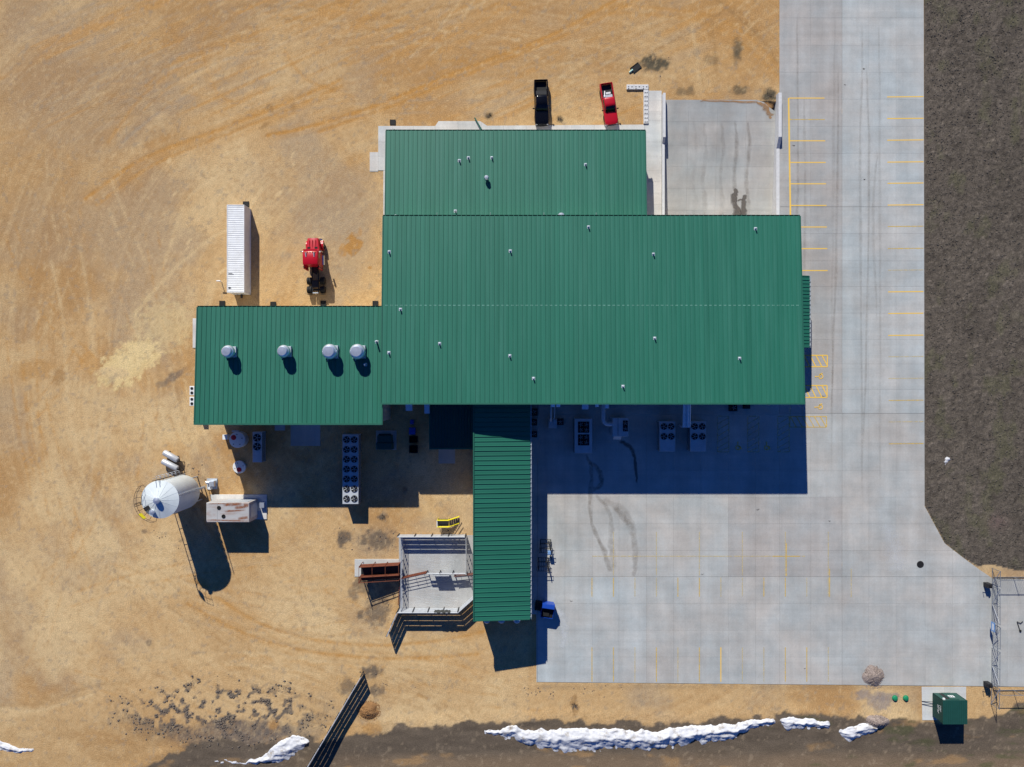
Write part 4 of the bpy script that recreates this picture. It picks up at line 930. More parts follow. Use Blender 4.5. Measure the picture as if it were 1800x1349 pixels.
for k in range(16):
    t0 = 2 * pi * k / 16; rb.tube((sx + cos(t0) * (R0 + .08), sy + sin(t0) * (R0 + .08), HS + .012), (sx + cos(t0) * .3, sy + sin(t0) * .3, HA + .012), .018, 5)
rb.build('roof_rib', M['silo'], roof_o)
smooth_auto(MB().lathe((sx, sy, HA - .02), [(.32, 0), (.32, .25), (.42, .26), (.42, .36), (.02, .5)], 18).build('vent_cap', M['blue'] if False else M['galv'], silo))
for k in range(8): t0 = 2 * pi * k / 8 + .2; MB().tube((sx + cos(t0) * (R0 - .05), sy + sin(t0) * (R0 - .05), 0), (sx + cos(t0) * (R0 - .05), sy + sin(t0) * (R0 - .05), 1.75), .09, 8).build('leg', M['galv_matte'], silo)
# seam bolts / conduit down the inward side
th = atan2(-sy, -sx) - .08
cp = MB(); cp.tube((sx + cos(th) * (R0 + .06), sy + sin(th) * (R0 + .06), 1.5), (sx + cos(th) * (R0 + .06), sy + sin(th) * (R0 + .06), HS), .05, 6)
for k in range(9): z = 1.7 + k * .7; cp.box(sx + cos(th) * (R0 + .05) - .1, sy + sin(th) * (R0 + .05) - .06, z, sx + cos(th) * (R0 + .05) + .1, sy + sin(th) * (R0 + .05) + .06, z + .22)
cp.build('fill_pipe', M['galv'], silo)
# caged ladder, north side
ld = MB(); tl = radians(98)
def pol(t, r, z): return (sx + cos(t) * r, sy + sin(t) * r, z)
for dt in (-.09, .09): ld.tube(pol(tl + dt, R0 + .2, .4), pol(tl + dt, R0 + .2, HS + .9), .035, 6)
for k in range(24): ld.tube(pol(tl - .09, R0 + .2, .5 + k * .32), pol(tl + .09, R0 + .2, .5 + k * .32), .02, 5)
ld.build('ladder', M['steel_dark'], silo)
cg = MB()
for k in range(6):
    z = 2.4 + k * 1.05; pts = [pol(tl + .12 * cos(a), R0 + .22 + .5 * sin(a), z) for a in np.linspace(0, pi, 9)]; cg.path(pts, .025, 5)
for a in (.5, 1.57, 2.64): cg.tube(pol(tl + .12 * cos(a), R0 + .22 + .5 * sin(a), 2.4), pol(tl + .12 * cos(a), R0 + .22 + .5 * sin(a), HS + .6), .02, 5)
t3 = radians(12)
for dt in (-.05, .05): cg.tube(pol(t3 + dt, R0 + .4, .6), pol(t3 + dt, R0 + .4, HS + .3), .04, 6)
cg.build('ladder_cage', M['galv_matte'], silo)
# second pipe/ladder on the other side (seen in the shadow)
l2 = MB(); t2 = radians(192)
for dt in (-.06, .06): l2.tube(pol(t2 + dt, R0 + .45, .4), pol(t2 + dt, R0 + .45, HS + .9), .045, 6)
for k in range(22): l2.tube(pol(t2 - .06, R0 + .45, .5 + k * .34), pol(t2 + .06, R0 + .45, .5 + k * .34), .03, 5)
for k in range(5): l2.tube(pol(t2, R0, 1.8 + k * 1.5), pol(t2, R0 + .45, 1.8 + k * 1.5), .035, 5)
l2.build('ladder', M['steel_dark'], silo)
rl = MB()
arc = np.linspace(radians(140), radians(260), 15)
for z in (HS + .5, HS + 1.05): rl.path([pol(t, R0 + .5, z) for t in arc], .026, 5)
for t in arc[::2]: rl.path([pol(t, R0 + .1, HS), pol(t, R0 + .5, HS + .02), pol(t, R0 + .5, HS + 1.05)], .026, 5)
rl.build('guard_rail', M['steel_dark'], silo)
hz = HS + .25
MB().obox(pol(radians(215), 1.9, 0)[:2], (1, .6), .75, .5, hz - .1, hz + .12).build('hatch', M['steel_dark'], silo)
smooth_auto(MB().lathe(pol(radians(243), 1.75, hz - .12), [(.3, 0), (.3, .5), (.34, .52), (.02, .62)], 16).build('filter_cap', M['galv'], silo))
MB().path([pol(radians(165), 2.2, hz), pol(radians(165), 2.1, hz + .5), pol(radians(195), 2.1, hz + .5), pol(radians(195), 2.2, hz)], .03, 5).build('grab_rail', M['steel_dark'], silo)
MB().obox(pol(radians(226), R0 + .5, 0)[:2], (1, -1), .9, .12, HS + .3, HS + .95).build('safety_gate', M['yellow'], silo)
# skid at the silo foot
e = empty('pump_skid', P(371, 852), 'small grey pump skid at the foot of the white silo', 'pump'); x, y = PX(369, .8), PY(852, .8)
MB().box(x - .7, y - .75, .05, x + .75, y + .75, .16).build('frame', M['galv_matte'], e); MB().cham(x - .1, y - .3, .16, x + .6, y + .5, .95, .05).build('motor_cover', M['galv'], e); smooth_auto(MB().tube((x - .65, y + .25, .5), (x - .12, y + .25, .5), .22, 14).build('motor', M['galv'], e)); MB().box(x - .3, y - .72, .16, x + .1, y - .4, .7).build('control_box', M['white'], e)
# chrome tanks
def lying_tank(a, b, r, label):
    A = P(*a, .9); Bp = P(*b, .9); root = empty('silver_tank', ((A[0] + Bp[0]) / 2, (A[1] + Bp[1]) / 2, 0), label, 'tank', 'silver cylinders lying beside the silo')
    A = np.array((A[0], A[1], r + .28)); Bp = np.array((Bp[0], Bp[1], r + .28)); d = (Bp - A) / np.linalg.norm(Bp - A); s = MB()
    n_ = np.array((-d[1], d[0], 0)); up = np.array((0, 0, 1.))
    prof = [(0, .05), (.03, .6), (.1, .85), (.22, 1), (-.22, 1), (-.1, .85), (-.03, .6), (0, .05)]; rings = []
    L = np.linalg.norm(Bp - A)
    for t, k in prof:
        c = A + d * (t if t >= 0 and k != .05 or (t == 0 and not rings) else L + t); rings.append([tuple(c + n_ * cos(2 * pi * i / 24) * r * k + up * sin(2 * pi * i / 24) * r * k) for i in range(24)])
    s.loft(rings); smooth_auto(s.build('shell', M['tank_steel'], root), 40)
    for t in (.22, .78): c = A + (Bp - A) * t; MB().obox((c[0], c[1]), (n_[0], n_[1]), r * 1.8, .12, 0, r * .55 + .1).build('saddle', M['steel_dark'], root)
    c = Bp + d * .12; v = MB(); v.tube(tuple(Bp - d * .02), tuple(c), r * .55, 12); v.path([tuple(c), tuple(c + d * .35 - up * .3), tuple(c + d * .5 - up * .8)], .06, 6); v.build('valve', M['steel_dark'], root)
lying_tank((286, 795), (312.5, 810), .42, 'silver cylinder lying beside the silo, the northern of two'); lying_tank((283.5, 810.5), (312, 825), .42, 'silver cylinder lying beside the silo, the one nearer the silo')

# generator enclosure
gx0, gx1 = PX(362.5, 3.4), PX(438, 3.4); gy0, gy1 = PY(918.5, 3.4), PY(884.2, 3.4)
g = empty('generator', ((gx0 + gx1) / 2, (gy0 + gy1) / 2, 0), 'weathered white generator enclosure with rust streaks on a concrete pad', 'generator')
MB().cham(PX(371), PY(913), -.1, PX(469.5), PY(869.5), .14, .03).build('pad', M['concrete_light'], g)
MB().cham(gx0, gy0, .16, gx1, gy1, 3.4, .05).build('enclosure', M['rustwhite'], g)
for px, py in ((385, 893), (393, 908)): MB().lathe((PX(px, 3.4), PY(py, 3.4), 3.4), [(.27, .0), (.27, .05), (.2, .05), (.2, .012)], 18).build('exhaust_port', M['fan_dark'], g)
MB().box(gx0 + 1.45, gy0, 3.402, gx0 + 1.5, gy1, 3.43).build('roof_seam', M['rustwhite'], g); MB().box(gx1 + .003, gy0 + .5, .4, gx1 + .04, gy1 - .4, 3.0).build('louvre', M['galv_matte'], g); MB().box(gx0 + 1.9, gy1 + .003, .5, gx1 - .4, gy1 + .04, 3.0).build('door', M['galv_matte'], g)
for (ax, ay, bx, by, wd) in ((392, 887.5, 425, 886.5, .55), (412, 893, 434, 891, .5), (395, 899, 432, 897, .3), (418, 912, 436, 910, .45), (428, 888, 437, 889, .6), (364, 914, 436, 916.5, .2), (366, 886, 400, 885.5, .2)):
    MB().ribbon([P(ax + (bx - ax) * k_ / 5, ay + (by - ay) * k_ / 5, 3.405)[:2] for k_ in range(6)], wd, 3.404 + ax * 1e-6 + wd * .002, 1.0).build('rust_streak', M['ruststain'], g, attr=True)
MB().box(PX(456, .7), PY(893, .7), .14, PX(464, .7), PY(884, .7), .7).build('fuel_fill', M['galv'], g)

# ------------------------------------------------------------------ container
cx0, cx1 = -39.06, -36.68; cy0, cy1 = 12.47, 24.5
k = empty('shipping_container', ((cx0 + cx1) / 2, (cy0 + cy1) / 2, 0), 'long white corrugated shipping container on the gravel yard', 'container')
mb = MB(); n = 46; L = cy1 - cy0 - .3; zs = []
for i in range(n):
    y0 = cy0 + .15 + L * i / n; p = L / n; zs += [(y0, 2.55), (y0 + p * .15, 2.572), (y0 + p * .5, 2.572), (y0 + p * .65, 2.55)]
zs.append((cy1 - .15, 2.55)); q = [(cx0 + .07, y, z) for y, z in zs] + [(cx1 - .07, y, z) for y, z in zs]; m_ = len(zs)
mb.add(q, [(i, m_ + i, m_ + i + 1, i + 1) for i in range(m_ - 1)]); mb.build('roof_sheet', M['white'], k)
for sgn, xx in ((-1, cx0), (1, cx1)):
    mb = MB(); q = []
    for i in range(n):
        y0 = cy0 + .15 + L * i / n; p = L / n; q += [(y0, .035), (y0 + p * .15, 0), (y0 + p * .5, 0), (y0 + p * .65, .035)]
    q.append((cy1 - .15, .035)); vs = [(xx - sgn * (o + .02), y, z) for z in (.2, 2.5) for y, o in q]; m_ = len(q)
    mb.add(vs, [(i, i + 1, m_ + i + 1, m_ + i) if sgn > 0 else (i + 1, i, m_ + i, m_ + i + 1) for i in range(m_ - 1)]); mb.build('side_sheet', M['white'], k)
fr = MB()
for xx in (cx0, cx1 - .1):
    fr.box(xx, cy0, .05, xx + .1, cy1, .21); fr.box(xx, cy0, 2.48, xx + .1, cy1, 2.6)
    for yy in (cy0, cy1 - .14): fr.box(xx, yy, .05, xx + .1, yy + .14, 2.602)
for yy in (cy0, cy1 - .14): fr.box(cx0 + .1, yy + .002, 2.46, cx1 - .1, yy + .138, 2.598); fr.box(cx0 + .1, yy + .002, .05, cx1 - .1, yy + .138, .2)
fr.build('frame', M['white'], k)
MB().box(cx0 + .1, cy1 - .1, .2, cx1 - .1, cy1 - .06, 2.46).build('end_wall', M['white'], k)
for sg in (0, 1):
    xa = cx0 + .11 + sg * 1.09; d = MB().box(xa, cy0 + .03, .2, xa + 1.06, cy0 + .07, 2.46).build('door', M['white'], k); MB().tube((xa + .5, cy0 + .0, .2), (xa + .5, cy0 + .0, 2.45), .025, 6).build('lock_rod', M['galv_matte'], d)
for i, (dy, w_) in enumerate(((2.62, .55), (2.5, .75), (.72, .3), (.62, .42), (.52, .3))): MB().box(cx0 + .2, cy0 + dy - .03, 2.574, cx0 + .2 + w_, cy0 + dy + .03, 2.5775).build('stencil_mark', M['steel_dark'], k)
MB().box((cx0 + cx1) / 2 - .12, cy0 - .5, .3, (cx0 + cx1) / 2 + .12, cy0 - .0, .5).build('tow_eye', M['steel_dark'], k)
# dark mats
G2 = 'black splash mats'
def mat_block(px, py, s, label, h=.08, rot=0.0):
    x, y, _ = P(px, py); r = empty('splash_block', (x, y, 0), label, 'splash block', G2, rz=rot, local=True); MB().cham(-s, -s, -.02, s, s, h, .02).build('tray', M['black'], r)
    for sg in (-1, 1): MB().box(sg * s * .95 - .03, -s, h, sg * s * .95 + .03, s, h + .06).build('side_lip', M['black'], r)
for i, px in enumerate((391, 480.5, 568.5, 660)): mat_block(px, 534 + (1.5 if i == 1 else 0), .38, ('black splash block at the west end of the west wing north eave', 'black splash block second from the west along the wing eave', 'black splash block behind the red truck tractor at the wing eave', 'black splash block in the corner of wing and main hall')[i])
mat_block(432.7, 359.5, .4, 'black square block at the north end of the white container'); mat_block(690.5, 215.5, .38, 'black splash block at the north wing west corner')
o = MB().path([P(834.5, 207.5, .2), P(847, 229, .5)], .09, 8).build('drain_pipe', M['trim'], None, P(840, 217)); tag(o, 'green drain pipe lying diagonally over the north sidewalk', 'pipe')
b = empty('hydrant_post', P(389.5, 496), 'short white post with cross head beside the white container', 'post'); x, y, _ = P(389.5, 496); MB().tube((x, y, 0), (x, y, 1.05), .05, 8).build('post', M['white'], b); MB().tube((x - .28, y, 1.05), (x + .28, y, 1.08), .08, 8).build('head', M['white'], b)

# ------------------------------------------------------------------ vehicles
def wheel(root, x, y, r, wd, rimm='galv_matte'):
    wl = MB(); s = 1 if x > 0 else -1
    prof = [(r * .55, -wd / 2), (r * .92, -wd / 2), (r, -wd * .35), (r, wd * .35), (r * .92, wd / 2), (r * .55, wd / 2)]; n = 20
    vs = []; fs = []
    for rr, o in prof:
        for k_ in range(n): t_ = 2 * pi * k_ / n; vs.append((x + o, y + cos(t_) * rr, r + sin(t_) * rr))
    for i in range(len(prof) - 1):
        for k_ in range(n): j = (k_ + 1) % n; fs.append((i * n + k_, i * n + j, (i + 1) * n + j, (i + 1) * n + k_))
    wl.add(vs, fs); t = smooth_auto(wl.build('wheel', M['black'], root), 40)
    MB().tube((x - wd * .4, y, r), (x + wd * .42 * 1, y, r), r * .56, 16).build('rim', M[rimm], t)
def pickup(px, py, rz, sc, paint, label, cargo):
    x, y, _ = P(px, py, 1.0); root = empty('pickup_truck', (x, y, 0), label, 'pickup truck', 'pickups parked at the north wing', rz=rz, local=True); root.scale = (sc, sc, sc)
    pm = M[paint]
    def sec(yy, w_, zt, zb): 
        h = [(w_ * .94, zb), (w_, zb + .12), (w_, zt - .22), (w_ * .985, zt - .1), (w_ * .93, zt - .02), (w_ * .72, zt + .02), (w_ * .3, zt + .035)]
        return [(a, yy, z) for a, z in h] + [(-a, yy, z) for a, z in h[::-1]]
    st = [(3.12, .72, .88, .5), (3.08, .86, .98, .45), (2.98, .94, 1.03, .42), (2.6, .985, 1.09, .42), (2.0, 1.0, 1.13, .42), (1.35, 1.0, 1.17, .42), (1.2, .99, 1.18, .42), (.3, .985, 1.16, .42), (-.78, .985, 1.16, .42)]
    smooth_auto(MB().loft([sec(*q) for q in st[::-1]]).build('body', pm, root), 40)
    # greenhouse
    def rgn(yf, yb, w_, z, c=.1):
        return [(w_ - c, yf, z), (w_, yf - c * 1.5, z), (w_, yb + c, z), (w_ - c, yb, z), (-w_ + c, yb, z), (-w_, yb + c, z), (-w_, yf - c * 1.5, z), (-w_ + c, yf, z)]
    smooth_auto(MB().loft([rgn(1.42, -.72, .9, 1.14), rgn(.62, -.6, .77, 1.78, .08), rgn(.5, -.54, .72, 1.85, .1), rgn(.3, -.4, .55, 1.88, .1)]).build('cab', pm, root), 40)
    MB().add([(-.74, 1.36, 1.215), (.74, 1.36, 1.215), (.68, .68, 1.765), (-.68, .68, 1.765)], [(0, 1, 2, 3)]).build('windshield', M['glass'], root)
    MB().add([(.7, -.715, 1.24), (-.7, -.715, 1.24), (-.64, -.625, 1.7), (.64, -.625, 1.7)], [(0, 1, 2, 3)]).build('rear_window', M['glass'], root)
    for s in (-1, 1):
        for y0, y1, t0, t1 in ((1.12, .34, .62, .34), (.26, -.55, .26, -.52)):
            q = [(s * .897, y0, 1.22), (s * .897, y1, 1.22), (s * .79, t1, 1.72), (s * .79, t0, 1.72)]; MB().add(q if s > 0 else q[::-1], [(3, 2, 1, 0)]).build('side_window', M['glass'], root)
        mm = MB().cham(s * 1.03 if s > 0 else -1.25, .95, 1.2, 1.25 if s > 0 else s * 1.03, 1.08, 1.42, .03).build('mirror', M['black'] if paint == 'blackpaint' else M['black'], root)
        MB().tube((s * .9, 1.0, 1.22), (s * 1.06, 1.0, 1.28), .03, 6).build('mirror_arm', M['black'], mm)
        MB().box(s * .98, .5, 1.0, s * 1.012, .66, 1.04).build('door_handle', M['chrome'], root)
        MB().cham(min(s * .62, s * .9), 3.0, .72, max(s * .62, s * .9), 3.125, .92, .02).build('headlight', M['chrome'], root)
        # bed sides
        b = MB(); rings = []
        for yy, o in ((-.82, 0), (-2.4, 0), (-2.95, .02), (-3.06, .05)):
            xo = s * (.985 - o); xi = s * .80; rings.append([(xo * .97, yy, .45), (xo, yy, .6), (xo, yy, 1.08), (xo - s * .03, yy, 1.17), (xi + s * .02, yy, 1.19), (xi, yy, 1.14), (xi, yy, .62)])
        smooth_auto(b.loft(rings if s < 0 else [r_[::-1] for r_ in rings]).build('bed_side', pm, root), 40)
        MB().box(s * .72, -3.1, .8, s * .94, -3.07, 1.05).build('tail_light', M['redlid'], root)
        wheel(root, s * .86, 1.98, .42, .28); wheel(root, s * .86, -1.85, .42, .28)
        for yw in (1.98, -1.85): MB().tube((s * .7, yw, .44), (s * 1.005, yw, .44), .5, 18).build('wheel_arch', M['black'], root)
    MB().box(-.79, -2.98, .58, .79, -.84, .62).build('bed_floor', M['black'] if paint == 'blackpaint' else M['steel_dark'], root)
    MB().cham(-.79, -3.08, .5, .79, -3.0, 1.17, .02).build('tailgate', pm, root); MB().box(-.79, -.88, .6, .79, -.8, 1.16).build('bed_front', pm, root)
    bm = M['chrome'] if paint == 'redpaint' else M['steel_dark']
    smooth_auto(MB().loft([[(a, yy, z) for a, yy in ((-.95, 2.98), (-.8, 3.16), (0, 3.22), (.8, 3.16), (.95, 2.98), (.8, 2.9), (-.8, 2.9))] for z in (.42, .68)]).build('front_bumper', bm, root))
    MB().cham(-.92, -3.22, .48, .92, -3.09, .66, .02).build('rear_bumper', bm, root); MB().box(-.58, 3.05, .68, .58, 3.13, .92).build('grille', M['steel_dark'], root)
    MB().box(-.75, 1.37, 1.175, .75, 1.43, 1.2).build('cowl', M['black'], root)
    if cargo == 'box': MB().cham(-.76, -1.5, .9, .76, -.9, 1.2, .03).build('tool_box', M['steel_dark'], root)
    else:
        MB().box(-.7, -1.35, .63, .6, -.95, .95).build('cargo_crate', M['galv_matte'], root); MB().tube((.3, -2.0, .8), (.55, -1.0, 1.15), .07, 8).build('cargo_tube', M['white'], root); MB().box(-.5, -1.75, .63, .2, -1.5, .9).build('cargo_sheet', M['white'], root)
pickup(951.8, 179.5, radians(181.5), 1.0, 'blackpaint', 'black pickup truck parked nose-in at the north sidewalk', 'box')
pickup(1070.5, 182, radians(188.5), .93, 'redpaint', 'red pickup truck with loaded silver bed by the concrete block wall', 'stuff')

tx, ty = -27.42, 16.3
tr = empty('truck_tractor', (tx, ty, 0), 'red semi truck tractor without trailer, parked beside the west wing', 'truck', rz=radians(1.0), local=True)
def tsec(yy, w_, zt, zb, r_=.15): return [(w_, yy, zb), (w_, yy, zt - r_), (w_ - r_ * .4, yy, zt - r_ * .3), (w_ - r_, yy, zt), (-w_ + r_, yy, zt), (-w_ + r_ * .4, yy, zt - r_ * .3), (-w_, yy, zt - r_), (-w_, yy, zb)]
Mx = M['redpaint']
smooth_auto(MB().loft([tsec(1.9, .95, 2.2, .9, .07), tsec(2.6, .88, 2.1, .9, .07), tsec(3.5, .76, 1.98, .8, .07), tsec(3.74, .73, 1.92, .75, .07), tsec(3.78, .7, 1.82, .8, .07)]).build('hood', Mx, tr), 35)
smooth_auto(MB().loft([tsec(-.1, 1.02, 3.35, .9, .12), tsec(.1, 1.05, 3.42, .9, .15), tsec(1.55, 1.05, 3.42, .9, .15), tsec(1.75, 1.0, 3.3, .9, .15), tsec(2.05, .98, 2.3, .9, .1)]).build('cab', Mx, tr), 35)
for sx_ in (-.42, 0, .42): MB().box(sx_ - .02, 2.2, 2.06, sx_ + .02, 3.5, 2.16).build('hood_crease', M['redpaint'], tr)
for sx_ in (-.5, .5): MB().box(sx_ - .2, 2.25, 2.1, sx_ + .2, 2.5, 2.17).build('hood_intake', M['black'], tr)
MB().add([(-.85, 2.03, 2.42), (.85, 2.03, 2.42), (.85, 1.8, 3.18), (-.85, 1.8, 3.18)], [(0, 1, 2, 3)]).build('windshield', M['glass'], tr)
MB().box(-.95, 1.7, 3.3, .95, 1.98, 3.36).build('sun_visor', M['redpaint'], tr)
for s in (-1, 1):
    smooth_auto(MB().loft([[(s * (.7 if i < 4 else 1.2), 2.95 + .68 * cos(a), .55 + .62 * sin(a)) for i in (0, 9)] + [(s * 1.2, 2.95 + .56 * cos(a), .5 + .5 * sin(a)), (s * .7, 2.95 + .56 * cos(a), .5 + .5 * sin(a))] for a in np.linspace(.15, pi - .05, 10)]).build('fender', Mx, tr), 35)
    wheel(tr, s * 1.03, 2.95, .52, .3, 'chrome')
    for yy in (-1.95, -3.2): wheel(tr, s * 1.08, yy, .52, .3, 'steel_dark'); wheel(tr, s * .74, yy, .52, .3, 'steel_dark')
    smooth_auto(MB().tube((s * 1.0, .2, .75), (s * 1.0, 1.5, .75), .32, 16).build('fuel_tank', M['chrome'], tr))
    smooth_auto(MB().tube((s * 1.0, -.35, .8), (s * 1.0, -.35, 3.0), .09, 10).build('exhaust_stack', M['steel_dark'], tr))
    mo = MB().cham(min(s * 1.22, s * 1.44), 1.68, 2.3, max(s * 1.22, s * 1.44), 1.8, 3.05, .02).build('mirror', M['chrome'], tr); MB().path([(s * 1.0, 1.7, 2.5), (s * 1.3, 1.74, 2.5), (s * 1.3, 1.74, 2.9), (s * 1.0, 1.7, 2.9)], .025, 5).build('mirror_arm', M['chrome'], mo)
    MB().add([(s * 1.056, .85, 2.3), (s * 1.056, 1.7, 2.3), (s * 1.056, 1.6, 2.95), (s * 1.056, .85, 2.95)], [(0, 1, 2, 3)]).build('side_window', M['glass'], tr)
    MB().box(s * .92, -.62, .9, s * 1.06, -.1, 2.9).build('side_fairing', Mx, tr)
    MB().box(s * .38, -3.75, .82, s * .48, .0, 1.05).build('frame_rail', M['steel_dark'], tr)
    MB().cham(min(s * .5, s * .68), 3.68, 1.0, max(s * .5, s * .68), 3.8, 1.25, .02).build('headlight', M['chrome'], tr)
    MB().box(s * .55, -3.85, .3, s * 1.22, -3.82, .95).build('mud_flap', M['black'], tr)
    MB().tube((s * .55, .9, 3.42), (s * .55, 1.5, 3.52), .06, 8, r1=.11).build('horn', M['galv_matte'], tr)
for i in range(5): MB().cham(-.7 + i * .35 - .06, 1.5, 3.42, -.7 + i * .35 + .06, 1.62, 3.5, .02).build('marker_light', M['orange_lamp'], tr)
smooth_auto(MB().loft([[(a, yy, z) for a, yy in ((-1.2, 3.5), (-.9, 3.92), (.9, 3.92), (1.2, 3.5), (.9, 3.72), (-.9, 3.72))] for z in (.35, .72)]).build('bumper', M['chrome'], tr))
MB().box(-.55, 3.78, .9, .55, 3.83, 1.7).build('grille', M['chrome'], tr)
MB().box(-.37, -.9, .85, .37, -.1, 1.25).build('deck_plate', M['steel_dark'], tr); MB().cham(-.45, -2.9, 1.06, .45, -1.95, 1.18, .03).build('fifth_wheel', M['steel_dark'], tr)
for yy in (-1.95, -3.2): smooth_auto(MB().tube((-1.0, yy, .52), (1.0, yy, .52), .13, 10).build('axle', M['steel_dark'], tr))
MB().box(-.48, -3.74, .8, .48, -3.6, 1.02).build('rear_crossmember', M['galv_matte'], tr)
ch = MB()
for q in range(7): ch.tube((-.3, -.5 - q * .05, 1.3), (.3, -1.0 - q * .03, 1.1 + .02 * q), .02, 5)
ch.build('air_lines', M['black'], tr)

# ------------------------------------------------------------------ blocks, trailer mat, scrub
def cblock(px0, py0, px1, py1, label):
    h = .22; x0, x1, y0, y1 = PX(px0, h), PX(px1, h), PY(py1, h), PY(py0, h); r = empty('concrete_block', ((x0 + x1) / 2, (y0 + y1) / 2, 0), label, 'concrete block', 'white concrete blocks of the L-shaped wall')
    MB().cham(x0 + .01, y0 + .01, -.02, x1 - .01, y1 - .01, h, .03).build('body', M['block'], r)
    lx = (x1 - x0) > (y1 - y0)
    for t in (.27, .73):
        for u in (.3, .68):
            if (t, u) == (.73, .3) and lx: continue
            cx, cy = (x0 + (x1 - x0) * (t if lx else u), y0 + (y1 - y0) * (u if lx else t)); MB().lathe((cx, cy, h - .01), [(.09, 0), (.07, .06), (.02, .065)], 8).build('stud', M['block'], r)
            MB().box(cx - .08, cy - .2, h - .005, cx + .08, cy - .1, h + .006).build('stud_shadow', M['black'], r)  # black patch on the south side of each stud, painted as its cast shadow
for i in range(3): cblock(1101.5 + i * 12.9, 148.6, 1101.5 + (i + 1) * 12.9, 157.4, ('outer end block of the short arm of the white block wall', 'middle block of the short arm of the white block wall', 'corner block of the white L-shaped block wall')[i])
for i in range(4): cblock(1131.3, 157.8 + i * 14.9, 1140.2, 157.8 + (i + 1) * 14.9, ('first block below the corner of the white block wall', 'second block below the corner of the white block wall', 'third block below the corner of the white block wall', 'end block of the white block wall nearest the sidewalk')[i])
e = empty('splash_block', P(1117.5, 119.5), 'black splash block with pale pipe end north of the block wall', 'splash block', G2, rz=radians(37), local=True)
MB().cham(-.7, -.42, -.02, .7, .42, .07, .02).build('tray', M['black'], e); MB().tube((-.55, 0, .12), (-1.15, 0, .08), .13, 10, r1=.09).build('pipe_end', M['teal'], e)
for sg in (-1, 1): MB().box(-.7, sg * .4 - .03, .07, .7, sg * .4 + .03, .13).build('side_lip', M['black'], e)
def scrub(px, py, r, n, label, seed):
    rr = random.Random(seed); x, y, _ = P(px, py); mb = MB()
    for _ in range(n):
        a = rr.uniform(0, 2 * pi); d = r * rr.random() ** .6; z = rr.uniform(.05, .35); b0 = (x + cos(a) * d * .3, y + sin(a) * d * .3, 0); b1 = (x + cos(a) * d, y + sin(a) * d, z); mb.tube(b0, b1, .018, 3, r1=.006, cap=False)
    return tag(mb.build('dry_shrub', M['twig'], None, (x, y, 0)), label, 'shrub', 'dry scrub tufts')
scrub(860, 204, .5, 26, 'grey dry scrub tuft north of the sidewalk bump', 1); scrub(983, 210, .55, 28, 'grey dry scrub tuft right of the black pickup', 2); scrub(672, 909, .6, 28, 'grey dry scrub tuft south-east of the long condenser', 3); scrub(1009, 1240, .6, 60, 'brown dry brush clump on the bank above the snow drift', 4); scrub(1350, 168, .8, 24, 'dark brush clump at the dock ramp north-east corner', 5)

# ------------------------------------------------------------------ board fences / corral
def board_fence(pts, h, bands, mname, label, cat='fence', post_sp=2.2, group=None, cap=True, z0f=None, thick=.05, openw=None):
    """posts + horizontal boards (each its own part); pts are ground pixels"""
    W = [P(*p)[:2] for p in pts]; c = np.mean(W, 0); root = empty('board_fence', (c[0], c[1], 0), label, cat, group)
    for (ax, ay), (bx, by) in zip(W[:-1], W[1:]):
        L = hypot(bx - ax, by - ay); d = ((bx - ax) / L, (by - ay) / L); n = max(1, round(L / post_sp)); nx, ny = -d[1], d[0]
        zf = (lambda x, y: float(gz(x * 12.5 + 900, 674.5 - y * 12.5))) if z0f else (lambda x, y: 0.0)
        for i in range(n + 1):
            x, y = ax + d[0] * L * i / n, ay + d[1] * L * i / n; z = zf(x, y); MB().obox((x - nx * .09, y - ny * .09), d, .1, .1, z - .15, z + h + .06).build('post', M['steel_dark'], root)
        for i in range(n):
            p0 = (ax + d[0] * L * i / n, ay + d[1] * L * i / n); p1 = (ax + d[0] * L * (i + 1) / n, ay + d[1] * L * (i + 1) / n); za, zb_ = zf(*p0), zf(*p1)
            for b0, b1 in bands:
                g = .012; q = [(p0[0] + d[0] * g, p0[1] + d[1] * g), (p1[0] - d[0] * g, p1[1] - d[1] * g)]
                o = (random.uniform(-.012, .012))
                vs = []
                for (x, y), z in zip(q, (za, zb_)):
                    for s, zz in ((0, b0), (thick, b0), (thick, b1), (0, b1)): vs.append((x + nx * s, y + ny * s, z + zz + o))
                MB().add(vs, [(0, 1, 2, 3), (7, 6, 5, 4), (0, 4, 5, 1), (1, 5, 6, 2), (2, 6, 7, 3), (3, 7, 4, 0)]).build('board', M[mname], root)
        if cap:
            za, zb_ = zf(ax, ay), zf(bx, by); MB().tube((ax, ay, za + h + .04), (bx, by, zb_ + h + .04), .06, 8).build('top_rail', M['fence_metal'], root)
    return root
B18 = [(.08, .52), (.59, .98), (1.06, 1.42), (1.5, 1.8)]
GF = 'corral fences'
pen = [[(699, 940), (818, 940), (832, 940), (832, 1046), (806, 1068), (700, 1068)]]
tag(MB().prism([P(x, y)[:2] for x, y in [(701, 941), (836, 941), (836, 1052), (808, 1069.5), (702, 1069.5)]], -.2, .05).build('pen_floor', M['concrete_pen'], None, P(760, 1005)), 'pale grooved concrete floor of the livestock pen', 'pen floor')
grv = MB(); rr = random.Random(5)
for k_ in range(34):
    y = 950 + k_ * 3.4 + rr.uniform(-.6, .6); x = rr.uniform(708, 740); pts = []
    while x < rr.uniform(790, 828):
        if not (760 < x < 800 and 1018 < y < 1042): pts.append(P(x, y + 1.2 * sin(x / 6 + k_) + rr.uniform(-.5, .5))[:2])
        x += 3
    pts = [p for p in pts if not (p[0] > PX(810) and p[1] < PY(1045))]
    if len(pts) > 3: grv.ribbon(pts, .12, .0535, .8)
g_o = grv.build('floor_marks', M['pale'], None, P(760, 1005), attr=True); tag(g_o, 'wavy pale broom marks on the pen floor', 'floor marks', kind='stuff')
